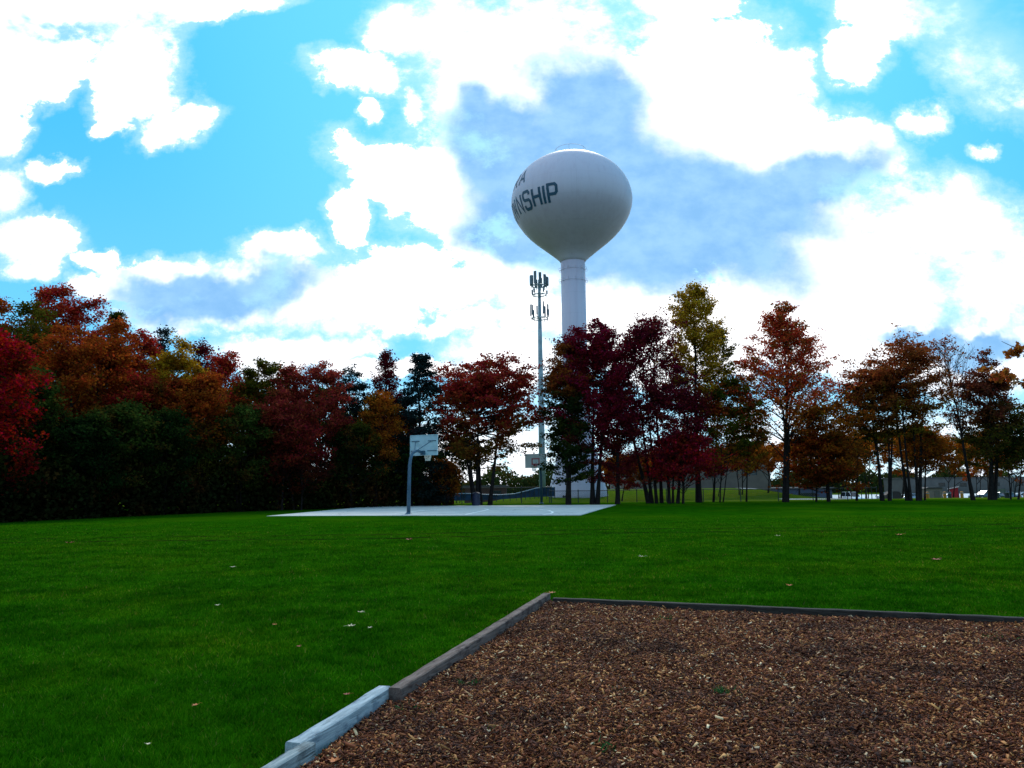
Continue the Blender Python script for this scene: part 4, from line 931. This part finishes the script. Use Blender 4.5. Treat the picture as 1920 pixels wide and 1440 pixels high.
# ------------------------------------------------------------------ fences
m_fence = simple('fence_dark_steel', (0.015, 0.03, 0.035), 0.6, var=0.2)
m_wire = simple('fence_wire', (0.05, 0.07, 0.07), 0.6, var=0.2)
m_screen = simple('windscreen_fabric', (0.015, 0.050, 0.12), 0.85, var=0.4, scale=1.2)
m_rail = simple('pale_rail', (0.25, 0.38, 0.50), 0.4)
def polyfence(name, label, pts, h, step, wire=True):
    t = thing(name, label, 'fence', (pts[0][0], pts[0][1], gzf(*pts[0])), 0, None); o = Vector(t.location)
    P_ = []
    for (x0, y0), (x1, y1) in zip(pts[:-1], pts[1:]):
        n = max(1, int(math.hypot(x1 - x0, y1 - y0) / step))
        P_ += [(x0 + (x1 - x0) * i / n, y0 + (y1 - y0) * i / n) for i in range(n)]
    P_.append(pts[-1]); G = [Vector((x, y, gzf(x, y))) - o for x, y in P_]
    for p in G:
        b = MB(); b.tube([p + Vector((0, 0, -0.1)), p + Vector((0, 0, h + 0.03))], 0.038, 6); b.lathe([(0.05, h + 0.03), (0.03, h + 0.08), (0.0, h + 0.09)], 6, tuple(p)); b.build('post', m_fence, t)
    b = MB(); b.tube([p + Vector((0, 0.0, h - 0.02)) for p in G], 0.026, 6); b.build('top_rail', m_fence, t)
    if wire:
        V_, F_ = [], []; k = 0
        for p, q in zip(G[:-1], G[1:]):
            L = (q - p).length; n = int((L + h) / 0.16)
            for sgn in (1, -1):
                for i in range(n):
                    s0 = -h + i * 0.16; a, c = (s0, 0.03), (s0 + h, h)
                    if a[0] < 0: a = (0, 0.03 - s0)
                    if c[0] > L: c = (L, h - (c[0] - L))
                    if c[1] <= a[1]: continue
                    if sgn < 0: a, c = (L - a[0], a[1]), (L - c[0], c[1])
                    A = p.lerp(q, a[0] / L) + Vector((0, 0.003 * sgn, a[1])); C = p.lerp(q, c[0] / L) + Vector((0, 0.003 * sgn, c[1])); w_ = Vector((0.0035, 0, 0.0035 * -sgn))
                    V_ += [A - w_, A + w_, C + w_, C - w_]; F_.append((k, k + 1, k + 2, k + 3)); k += 4
        link('wire_mesh', np_mesh('wire_mesh', [tuple(v) for v in V_], F_), m_wire, t)
    return t
fx = lambda px, D: (at(px, 940, D).x, D)
polyfence('chain_link_fence', 'low dark chain link fence running behind the tree row', [fx(1030, 63.5), fx(1250, 62.5), fx(1460, 61.5), fx(1590, 61.5)], 1.02, 2.35)
polyfence('chain_link_fence', 'dark chain link fence behind the red brown tree, left of the far hoop', [fx(866, 64), fx(1034, 64)], 1.35, 1.9)
polyfence('chain_link_fence', 'dark fence with close posts left of the many stemmed trees', [fx(1597, 66), fx(1645, 66)], 1.0, 0.42, False)
# fence with a blue windscreen and a sagging pale top rail
t = thing('windscreen_fence', 'blue fabric covered fence with a sagging pale top rail behind the far hoop', 'fence', tuple(ground_at(850, 78)))
o = Vector(t.location); tp = [(812, 926), (850, 925.5), (880, 925.5), (905, 927), (935, 928), (965, 926), (985, 921), (1005, 915.5), (1022, 913.5), (1040, 913)]
tops = [at(x, y, 78 + 0.015 * (x - 850)) for x, y in tp]
b = MB(); b.tube([p - o for p in tops], 0.05, 6); b.build('top_rail', m_rail, t)
for p0, p1 in zip(tops[:-1], tops[1:]):
    g0, g1 = gzf(p0.x, p0.y), gzf(p1.x, p1.y); b = MB(); e = Vector((0, 0.02, 0))
    A = [Vector((p0.x, p0.y, g0 + 0.25)), Vector((p1.x, p1.y, g1 + 0.25)), p1 - Vector((0, 0, 0.06)), p0 - Vector((0, 0, 0.06))]
    b.add([v - o for v in A] + [v - o + e for v in A], [(0, 1, 2, 3), (7, 6, 5, 4), (0, 4, 5, 1), (1, 5, 6, 2), (2, 6, 7, 3), (3, 7, 4, 0)]); b.build('windscreen', m_screen, t)
for i in range(22):
    f = i / 21 * (len(tops) - 1.001); j = int(f); p = tops[j].lerp(tops[j + 1], f - j); b = MB(); g_ = gzf(p.x, p.y)
    b.tube([Vector((p.x, p.y - 0.07, g_ - 0.1)) - o, Vector((p.x, p.y - 0.07, p.z)) - o], 0.035, 6); b.build('post', m_fence, t)
# trash barrel among the stems
def barrel(label, p):
    t = thing('trash_barrel', label, 'trash barrel', p)
    b = MB(); b.lathe([(0.26, 0), (0.29, 0.02), (0.29, 0.3), (0.305, 0.31), (0.305, 0.33), (0.29, 0.34), (0.29, 0.62), (0.305, 0.63), (0.305, 0.65), (0.29, 0.66), (0.29, 0.86)], 20); b.build('drum', simple('barrel_blue', (0.004, 0.010, 0.040), 0.5), t)
    b = MB(); b.lathe([(0.31, 0.86), (0.31, 0.93), (0.2, 1.0), (0.02, 1.03)], 20); b.build('lid', simple('barrel_lid', (0.004, 0.008, 0.03), 0.5), t)
p = ground_at(893, 56.8); barrel('dark blue trash barrel at the foot of the red brown tree', tuple(p))

# ------------------------------------------------------------------ parking lot, road, far bank
m_pave = simple('pale_pavement', (0.62, 0.62, 0.62), 0.9, var=0.1, scale=0.4)
m_road = simple('road_asphalt', (0.16, 0.17, 0.19), 0.9, var=0.15, scale=0.5)
grid_sheet('parking_lot', np.arange(36, 190, 2.0), np.arange(118, 232, 3.0), 0.03, m_pave)
b_ = grid_sheet('path', np.arange(28, 120, 1.0), np.arange(92, 99.5, 1.5), 0.03, m_road)
grid_sheet('footpath', np.arange(27, 40, 1.0), np.arange(74, 78, 1.0), 0.02, m_pave)

def slab_building(name, label, px0, px1, pytop, D, depth, wallm, roofm, wins=(), band=None, cat='building', roofo=0.3):
    g0 = min(gzf(at(px0, 920, D).x, D), gzf(at(px1, 920, D).x, D)); x0, x1 = at(px0, 920, D).x, at(px1, 920, D).x; zt = at((px0 + px1) / 2, pytop, D).z
    t = thing(name, label, cat, ((x0 + x1) / 2, D, g0)); W_ = x1 - x0; H = zt - g0
    # wall with real openings along the front face
    b = MB(); xs = [-W_ / 2]; cuts = []
    for (wx, wy, wx2, wy2) in wins:
        a, c = at(wx, wy2, D), at(wx2, wy, D); cuts.append((a.x - (x0 + x1) / 2, c.x - (x0 + x1) / 2, a.z - g0, c.z - g0))
    cuts.sort(); cur = -W_ / 2
    for (a, c, z0, z1) in cuts:
        b.box(((cur + a) / 2, 0.15, H / 2 - 0.5), (a - cur, 0.3, H + 1)); b.box(((a + c) / 2, 0.15, (z0 - 1) / 2), (c - a, 0.3, z0 + 1)); b.box(((a + c) / 2, 0.15, (z1 + H) / 2), (c - a, 0.3, H - z1)); cur = c
    b.box(((cur + W_ / 2) / 2, 0.15, H / 2 - 0.5), (W_ / 2 - cur, 0.3, H + 1))
    b.box((-W_ / 2 + 0.15, depth / 2 + 0.15, H / 2 - 0.5), (0.3, depth - 0.3, H + 1)); b.box((W_ / 2 - 0.15, depth / 2 + 0.15, H / 2 - 0.5), (0.3, depth - 0.3, H + 1)); b.box((0, depth - 0.0, H / 2 - 0.5), (W_ - 0.62, 0.3, H + 1))
    b.build('wall', wallm, t)
    b = MB(); b.box((0, depth / 2, H + 0.14), (W_ + 2 * roofo, depth + 2 * roofo, 0.28), 0, 0.03); b.build('roof', roofm, t)
    for (a, c, z0, z1) in cuts:
        f = MB(); w_ = 0.07
        for (cx_, cz_, dx_, dz_) in (((a + c) / 2, z0 + w_ / 2, c - a, w_), ((a + c) / 2, z1 - w_ / 2, c - a, w_), (a + w_ / 2, (z0 + z1) / 2, w_, z1 - z0 - 2 * w_), (c - w_ / 2, (z0 + z1) / 2, w_, z1 - z0 - 2 * w_)): f.box((cx_, 0.1, cz_), (dx_, 0.08, dz_))
        fo = f.build('window', m_fence, t); g_ = MB(); g_.box(((a + c) / 2, 0.12, (z0 + z1) / 2), (c - a - 2 * w_, 0.02, z1 - z0 - 2 * w_)); g_.build('pane', m_glass, fo)
    if band:
        z0, z1 = at(px0, band[1], D).z - g0, at(px0, band[0], D).z - g0; bb = MB(); bb.box((0, -0.03, (z0 + z1) / 2), (W_ - 0.2, 0.06, z1 - z0)); bb.build('canopy_band', m_galv, t)
    return t
m_glass, nt = mat('dark_glass'); finish(m_glass, nt, principled(nt, (0.01, 0.015, 0.02), 0.1, 0, 0.6))
m_beige = simple('beige_wall', (0.13, 0.105, 0.092), 0.9, var=0.12, scale=0.6)
m_tan = simple('tan_wall', (0.085, 0.080, 0.078), 0.9, var=0.12, scale=0.6)
m_roofd = simple('dark_roof', (0.05, 0.045, 0.045), 0.8, var=0.2, scale=1)
slab_building('school_building', 'beige building on the grassy bank behind the purple and fiery trees', 1180, 1446, 853, 112, 22, m_beige, m_roofd, [(1200, 885, 1228, 899), (1322, 880, 1352, 896), (1396, 876, 1419, 891)], None)
slab_building('low_building', 'long low tan building behind the parked cars', 1700, 1990, 896, 232, 14, m_tan, m_roofd, [(1760, 905, 1772, 913), (1800, 905, 1812, 913), (1862, 904, 1874, 912), (1906, 903, 1918, 911)], None)
slab_building('low_building', 'dark blue low building left of the white car', 1458, 1560, 917, 128, 10, simple('slate_wall', (0.035, 0.05, 0.085), 0.8), m_roofd, [(1500, 924, 1530, 931)], None)
slab_building('dugout', 'dark brown dugout beyond the windscreen fence', 872, 950, 914, 110, 5, simple('brick_brown', (0.07, 0.028, 0.022), 0.9), m_roofd, [(925, 920, 940, 926)], None)
# small tan shed and slanted red booth
def shed():
    g_ = ground_at(1750, 112); t = thing('shed', 'small tan shed with a low roof beside the parking lot', 'shed', tuple(g_))
    w_ = 31 / F * 112; b = MB(); H = at(1750, 916, 112).z - g_.z
    b.box((0, 0.9, H / 2), (w_, 1.8, H), 0, 0.02); b.build('wall', simple('shed_tan', (0.19, 0.15, 0.12), 0.85), t)
    b = MB(); b.prism([(-w_ / 2 - 0.15, H + 0.005), (w_ / 2 + 0.15, H + 0.005), (w_ / 2 - 0.2, H + 0.22), (-w_ / 2 + 0.35, H + 0.22)], -0.15, 1.95); b.build('roof', m_roofd, t)
    b = MB(); b.box((0.4, -0.02, H * 0.42), (0.8, 0.05, H * 0.8)); b.build('door', simple('shed_door', (0.12, 0.10, 0.08), 0.8), t)
shed()
def booth():
    g_ = ground_at(1787, 104); t = thing('booth', 'small crimson booth with a slanted roof and grey side', 'booth', tuple(g_), math.radians(-28))
    H = at(1787, 914, 104).z - g_.z; w_ = 1.0
    b = MB(); b.prism([(-w_ / 2, 0), (w_ / 2, 0), (w_ / 2, H), (-w_ / 2, H - 0.22)], 0, 0.9); b.build('wall', simple('crimson_paint', (0.42, 0.010, 0.025), 0.5), t)
    b = MB(); b.prism([(-w_ / 2 - 0.25, H - 0.26), (w_ / 2 + 0.12, H + 0.04), (w_ / 2 + 0.12, H + 0.12), (-w_ / 2 - 0.25, H - 0.18)], -0.1, 1.0); b.build('roof', simple('booth_trim', (0.5, 0.42, 0.45), 0.5), t)
    b = MB(); b.box((w_ / 2 + 0.05, 0.45, H * 0.46), (0.1, 0.88, H * 0.9)); b.build('side_panel', simple('booth_side', (0.06, 0.09, 0.14), 0.6), t)
booth()
# dark rounded canopy sign beside a grey post
def canopy():
    g_ = ground_at(1674, 70); t = thing('park_grill_shelter', 'dark brown hooded box on a bent stand among the stems', 'shelter', tuple(g_))
    H = at(1674, 921, 70).z - g_.z; w_ = 1.45; b = MB()
    pr = [(-w_ / 2, H - 0.75), (w_ / 2, H - 0.75), (w_ / 2, H - 0.25), (w_ / 2 - 0.25, H - 0.03), (0, H), (-w_ / 2 + 0.3, H - 0.05), (-w_ / 2, H - 0.35)]
    b.prism(pr, 0, 0.6); b.build('hood', simple('brown_hood', (0.045, 0.032, 0.035), 0.7), t)
    for x in (-w_ / 2 + 0.12, w_ / 2 - 0.12): b = MB(); b.tube([(x, 0.3, -0.1), (x, 0.3, 0.4), (x * 0.97, 0.3, H - 0.76)], 0.045, 6); b.build('leg', m_fence, t)
canopy()
p = ground_at(1669, 68); t = thing('grey_post', 'pale grey square post in front of the hooded box', 'post', tuple(p)); H = at(1669, 919, 68).z - p.z
b = MB(); b.box((0, 0, H / 2), (0.16, 0.16, H), 0, 0.01); b.build('shaft', simple('post_grey', (0.20, 0.24, 0.28), 0.6), t); b = MB(); b.lathe([(0.12, H), (0.12, H + 0.04), (0.02, H + 0.12)], 4); b.build('cap', m_galv, t)
def bollard(px, pt, D, col, label, w_=0.14, grp='short posts along the grass verge'):
    p = ground_at(px, D); H = max(0.6, at(px, pt, D).z - p.z); t = thing('bollard', label, 'bollard', tuple(p), 0, grp)
    b = MB(); b.lathe([(w_, 0), (w_, H - 0.06), (w_ * 0.75, H - 0.015), (w_ * 0.2, H)], 12); b.build('shaft', col, t); b = MB(); b.lathe([(w_ * 1.03, H * 0.72), (w_ * 1.03, H * 0.82)], 12, cap=False); b.build('reflective_band', m_rail, t)
m_yel = simple('yellow_paint', (0.50, 0.20, 0.02), 0.6)
bollard(1737, 937, 70, m_yel, 'ochre yellow post nearest the stem clump'); bollard(1769, 937, 70, m_yel, 'ochre yellow post in the middle of the three')
bollard(1779, 938, 70, m_fence, 'dark green post beside the middle yellow one', 0.10); bollard(1801, 937.5, 71, m_yel, 'ochre yellow post nearest the leaning tree')
bollard(1909, 929, 96, m_yel, 'thin yellow post near the right edge', 0.10); bollard(1917, 929, 97, m_yel, 'last yellow post cut by the right edge', 0.10)
def bench():
    g_ = ground_at(1880, 66); t = thing('park_bench', 'grey green bench beside the thick trunk at the right', 'bench', tuple(g_), math.radians(8))
    m_ = simple('bench_wood', (0.10, 0.12, 0.08), 0.8)
    b = MB(); [b.box((0, 0.05 + 0.14 * i, 0.45), (1.15, 0.12, 0.04)) for i in range(3)]; b.build('seat', m_, t)
    b = MB(); [b.box((0, 0.46, 0.58 + 0.14 * i), (1.15, 0.035, 0.12)) for i in range(2)]; b.build('backrest', m_, t)
    for x in (-0.5, 0.5): b = MB(); b.box((x, 0.2, 0.215), (0.06, 0.4, 0.43)); b.box((x, 0.49, 0.42), (0.06, 0.03, 0.84)); b.build('leg', m_fence, t)
bench()
p = ground_at(1900, 100); t = thing('sign_post', 'dark upright post with a small round light near the right edge', 'post', tuple(p)); H = at(1900, 893, 100).z - p.z
b = MB(); b.tube([(0, 0, 0), (0, 0, H)], [0.09, 0.05], 8); b.build('shaft', m_fence, t); b = MB(); b.lathe([(0.02, H - 0.25), (0.22, H - 0.12), (0.22, H + 0.1), (0.02, H + 0.2)], 14); b.build('lamp_globe', simple('lamp_globe', (0.7, 0.72, 0.72), 0.3), t)

# ------------------------------------------------------------------ cars
m_tyre = simple('tyre_rubber', (0.012, 0.012, 0.013), 0.8); m_rim = simple('wheel_rim', (0.35, 0.36, 0.38), 0.3, metal=0.7)
m_lamp = simple('headlight_glass', (0.75, 0.78, 0.8), 0.15); m_tail = simple('tail_light_red', (0.4, 0.01, 0.01), 0.25)
def car(label, px, D, rz, col, suv=False):
    p = ground_at(px, D); t = thing('parked_car', label, 'car', (p.x, p.y, p.z + 0.03), rz, 'cars parked in the lot')
    L, Wd = (4.7, 1.88) if suv else (4.6, 1.80); hb = 0.98 if suv else 0.88; ht = 1.74 if suv else 1.43
    pt = simple('car_paint', col, 0.25, var=0.03, coat=0.8)
    # body: side outline lofted across the width with tumblehome; x = along the car
    low = [(-L / 2, .38), (-L / 2 + .05, .28), (-L / 2 + .45, .22), (L / 2 - .45, .22), (L / 2 - .05, .28), (L / 2, .42), (L / 2 - .02, .62), (L / 2 - .16, .72), (L / 2 - 1.15, hb - .04), (L / 2 - 1.35, hb), (-L / 2 + (.25 if suv else .75), hb + .03), (-L / 2 + .10, hb - .02), (-L / 2, .7)]
    b = MB(); n = len(low); secs = [(-Wd / 2, .90, .04), (-Wd / 2 + .08, .98, .01), (-Wd / 2 + .3, 1, 0), (Wd / 2 - .3, 1, 0), (Wd / 2 - .08, .98, .01), (Wd / 2, .90, .04)]
    vs = [(x * (1 - (1 - s) * 0.25), y, z * s + dz) for y, s, dz in secs for x, z in low]
    fs = [(i * n + k, i * n + n + k, i * n + n + (k + 1) % n, i * n + (k + 1) % n) for i in range(len(secs) - 1) for k in range(n)] + [tuple(range(n)), tuple(range(len(secs) * n - 1, (len(secs) - 1) * n - 1, -1))]
    b.add(vs, fs); body = b.build('body', pt, t, True)
    xa, xb, xc, xd = (L / 2 - 1.30, L / 2 - 2.0, -L / 2 + .75, -L / 2 + .28) if suv else (L / 2 - 1.32, L / 2 - 2.1, -L / 2 + 1.35, -L / 2 + .72)
    def cabin(xs4, z0, z1, w0, w1, nm, mm, shr=0.0):
        xa, xb, xc, xd = xs4; b = MB()
        vs = [(xa, -w0, z0), (xa, w0, z0), (xd, w0, z0), (xd, -w0, z0), (xb, -w1, z1), (xb, w1, z1), (xc, w1, z1), (xc, -w1, z1)]
        b.add(vs, [(0, 1, 5, 4), (1, 2, 6, 5), (2, 3, 7, 6), (3, 0, 4, 7), (4, 5, 6, 7), (3, 2, 1, 0)]); return b.build(nm, mm, t)
    cabin((xa, xb + .04, xc - .04, xd), hb - .03, ht - .07, Wd / 2 - .12, Wd / 2 - .28, 'window_glass', m_glass)
    b = MB(); b.box(((xb + xc) / 2, 0, ht - .035), (xb - xc + .10, Wd - .54, .07), 0, .02); b.build('roof', pt, t)
    for sx in (-1, 1):
        b = MB()
        for (x0, z0, x1, z1) in ((xa, hb - .02, xb, ht - .06), (xd, hb - .02, xc, ht - .06), ((xb + xc) / 2, hb - .02, (xb + xc) / 2, ht - .06)):
            b.tube([(x0, sx * (Wd / 2 - .13), z0), (x1, sx * (Wd / 2 - .275), z1)], .04, 5)
        b.build('pillar', pt, t)
    for x in (-L / 2 + .85, L / 2 - .88):
        for sy in (-1, 1):
            y = sy * (Wd / 2 - .10); b = MB(); b.tube([(x, y - .11, .33), (x, y + .11, .33)], .335, 18); wh = b.build('wheel', m_tyre, t); b = MB(); b.tube([(x, y + sy * .085, .33), (x, y + sy * .118, .33)], .20, 12); b.build('rim', m_rim, wh)
    for sy in (-1, 1):
        b = MB(); b.box((L / 2 - .10, sy * (Wd / 2 - .30), .64), (.12, .34, .13), 0, .02); b.build('headlight', m_lamp, t)
        b = MB(); b.box((-L / 2 + .06, sy * (Wd / 2 - .24), .80), (.09, .26, .15), 0, .02); b.build('tail_light', m_tail, t)
    b = MB(); b.box((L / 2 - .035, 0, .50), (.06, .9, .16), 0, .01); b.build('grille', m_tyre, t)
H_ = math.pi / 2
car('white SUV facing the viewer, left of the many stemmed trees', 1595, 128, -H_ + 0.2, (0.62, 0.64, 0.66), True)
car('white sedan parked behind the tan shed and the red booth', 1772, 150, math.pi + 0.3, (0.72, 0.74, 0.76))
car('dark blue car half hidden by the thick trunk', 1846, 112, math.pi + 0.15, (0.02, 0.03, 0.06))
car('dark car with its nose right of the thick trunk', 1880, 118, 0.1, (0.03, 0.04, 0.07))
car('grey green car beside the lamp post', 1892, 160, -0.4, (0.22, 0.26, 0.22))
car('white car cut by the right edge of the picture', 1915, 130, math.pi - 0.2, (0.72, 0.74, 0.76))
car('pale blue car seen between the stems of the clump', 1710, 150, 0.2, (0.20, 0.27, 0.36))
car('silver car parked left of the many stemmed clump', 1661, 165, -0.3, (0.45, 0.48, 0.52))

# ------------------------------------------------------------------ far woods
def far_woods():
    rg = np.random.default_rng(31); n = 90000
    px = rg.uniform(-500, 2500, n); D = rg.uniform(262, 300, n)
    hm = 8.5 + 3.5 * np.sin(px * 0.021) * np.sin(px * 0.0083 + 1) + 2.2 * np.sin(px * 0.067 + 2) + rg.normal(0, 0.5, n)
    x = (px - 960) / F * D; z = gz(x, D) + rg.random(n) ** 0.8 * hm * (0.75 + 0.25 * ((D * 7.3) % 1))
    c = np.stack([x, D, z], -1); L = 1.1 * rg.uniform(0.6, 1.3, n)[:, None]
    a = rg.normal(0, 1, (n, 3)); a /= np.linalg.norm(a, axis=1, keepdims=True); b_ = np.cross(a, rg.normal(0, 1, (n, 3)) + [0, 0, .6]); b_ /= np.linalg.norm(b_, axis=1, keepdims=True)
    Vv = np.stack([c - a * L * .5, c + b_ * L * .4, c + a * L * .5, c - b_ * L * .4], 1).reshape(-1, 3)
    tag(link('distant_woods', np_mesh('distant_woods', Vv, np.arange(n * 4).reshape(-1, 4)), L_far), 'dark line of far woods along the horizon', 'woods', kind='stuff')
far_woods()

# ------------------------------------------------------------------ fallen leaves, weeds in the mulch
STAR = [(0, -.5), (.16, -.28), (.5, -.30), (.34, -.05), (.52, .22), (.22, .20), (0, .55), (-.22, .20), (-.52, .22), (-.34, -.05), (-.5, -.30), (-.16, -.28)]
def fallen(px, py, size, mt, label, z=0.035, seed=0):
    rg = random.Random(seed); p = onz(px, py, z); t = thing('fallen_leaf', label, 'leaf', (p.x, p.y, z), rg.uniform(0, 6.28), 'single fallen leaves')
    b = MB(); curl = rg.uniform(0.3, 0.7); vs = [(0, 0, 0)] + [(x * size, y * size, (x * x + y * y) * size * curl * (1 + rg.uniform(-.4, .4))) for x, y in STAR]
    b.add(vs, [(0, i, i % 12 + 1) for i in range(1, 13)]); b.build('blade', mt, t)
    b = MB(); b.tube([(0, -size * .4, size * .05), (0.01, -size * .8, size * .18), (0.0, -size * 1.05, size * .1)], size * 0.02, 4); b.build('stem', mt, t)
m_lt = simple('leaf_pale_tan', (0.62, 0.50, 0.30), 0.7, var=0.2, scale=20); m_lr = simple('leaf_dry_red', (0.30, 0.03, 0.01), 0.7, var=0.3, scale=20); m_lo = simple('leaf_dry_orange', (0.50, 0.13, 0.02), 0.7, var=0.3, scale=20)
for i_, (px, py, s_, mt_, lab) in enumerate([(659, 1174, .085, m_lt, 'largest pale tan maple leaf on the lawn'), (676, 1148, .075, m_lt, 'pale leaf just above the largest one on the lawn'), (694, 1177, .05, m_lt, 'small tan leaf right of the largest pale one'),
    (650, 1302, .05, m_lr, 'dark red leaf on the lawn left of the timber joint'), (628, 1343, .035, m_lt, 'curled pale leaf near the whitewashed timber'), (628, 1427, .07, m_lo, 'orange brown leaf on the mulch by the white timber end'),
    (1035, 1112, .10, m_lo, 'orange leaf in the far corner of the timbers'), (1755, 1049, .17, m_lr, 'red leaf far out on the lawn at the right'), (1202, 1044, .12, m_lt, 'pale leaf on the middle of the lawn'),
    (560, 1212, .05, m_lr, 'brownish leaf left of the pale trio'), (515, 1171, .05, m_lo, 'small orange speck of a leaf left of the pale trio'), (407, 1135, .06, m_lt, 'small pale leaf on the left half of the lawn'),
    (1458, 1005, .16, m_lt, 'tiny pale leaf near the tyre tracks'), (1685, 1003, .2, m_lo, 'orange leaf by the tyre tracks at the right'), (766, 1012, .2, m_lr, 'red leaf on the lawn below the near hoop'), (437, 1063, .1, m_lt, 'pale speck of a leaf far out on the left lawn'),
    (366, 1322, .045, m_lo, 'rusty leaf low on the left lawn'), (1480, 1098, .09, m_lo, 'small leaf close behind the back timber'), (130, 1018, .2, m_lr, 'reddish leaf far out at the left edge of the lawn'), (278, 1395, .03, m_lt, 'tiny pale leaf near the bottom of the lawn'),
    (1213, 1133, .06, m_lt, 'pale bark piece standing up at the back of the mulch'), (1652, 1203, .045, m_lr, 'red leaf fragment on the mulch')]):
    fallen(px, py, s_, mt_, lab, 0.05 if py > 1050 and px > 600 and not (640 < px < 700) else 0.038, i_)
m_weed = simple('weed_green', (0.02, 0.11, 0.01), 0.8, var=0.4, scale=30)
for i_, (px, py, r_, lab) in enumerate([(1160, 1302, .10, 'green weed tuft in the middle of the mulch'), (780, 1334, .13, 'weed tuft close to the joint of brown and white timber'), (884, 1287, .06, 'tiny weed by the long brown timber'), (1870, 1198, .17, 'weed tuft near the right end of the back timber'),
    (1180, 1377, .07, 'small weed low in the mulch left of centre'), (1360, 1300, .06, 'small weed sprig at the centre of the mulch'), (1240, 1163, .12, 'faint weed patch close to the back timber'), (1022, 1330, .06, 'small weed sprig left in the mulch'), (1140, 1407, .08, 'weed sprig at the bottom of the mulch'), (918, 1375, .05, 'tiny weed sprig near the bottom of the mulch')]):
    p = onz(px, py, 0.03); rg = random.Random(50 + i_); b = MB()
    for k in range(34):
        x, y = rg.gauss(0, r_ * .5), rg.gauss(0, r_ * .4); h = rg.uniform(.02, .055); a = rg.uniform(0, 6.28); lx, ly = rg.gauss(0, .02), rg.gauss(0, .02); w_ = .004
        b.add([(x - math.cos(a) * w_, y - math.sin(a) * w_, -0.02), (x + math.cos(a) * w_, y + math.sin(a) * w_, -0.02), (x + lx + math.cos(a) * w_ * .8, y + ly + math.sin(a) * w_ * .8, h * .6), (x + lx * 1.8, y + ly * 1.8, h)], [(0, 1, 2, 3)])
    o = b.build('weed_tuft', m_weed); o.location = (p.x, p.y, 0.03); tag(o, lab, 'weed', 'weeds in the mulch')
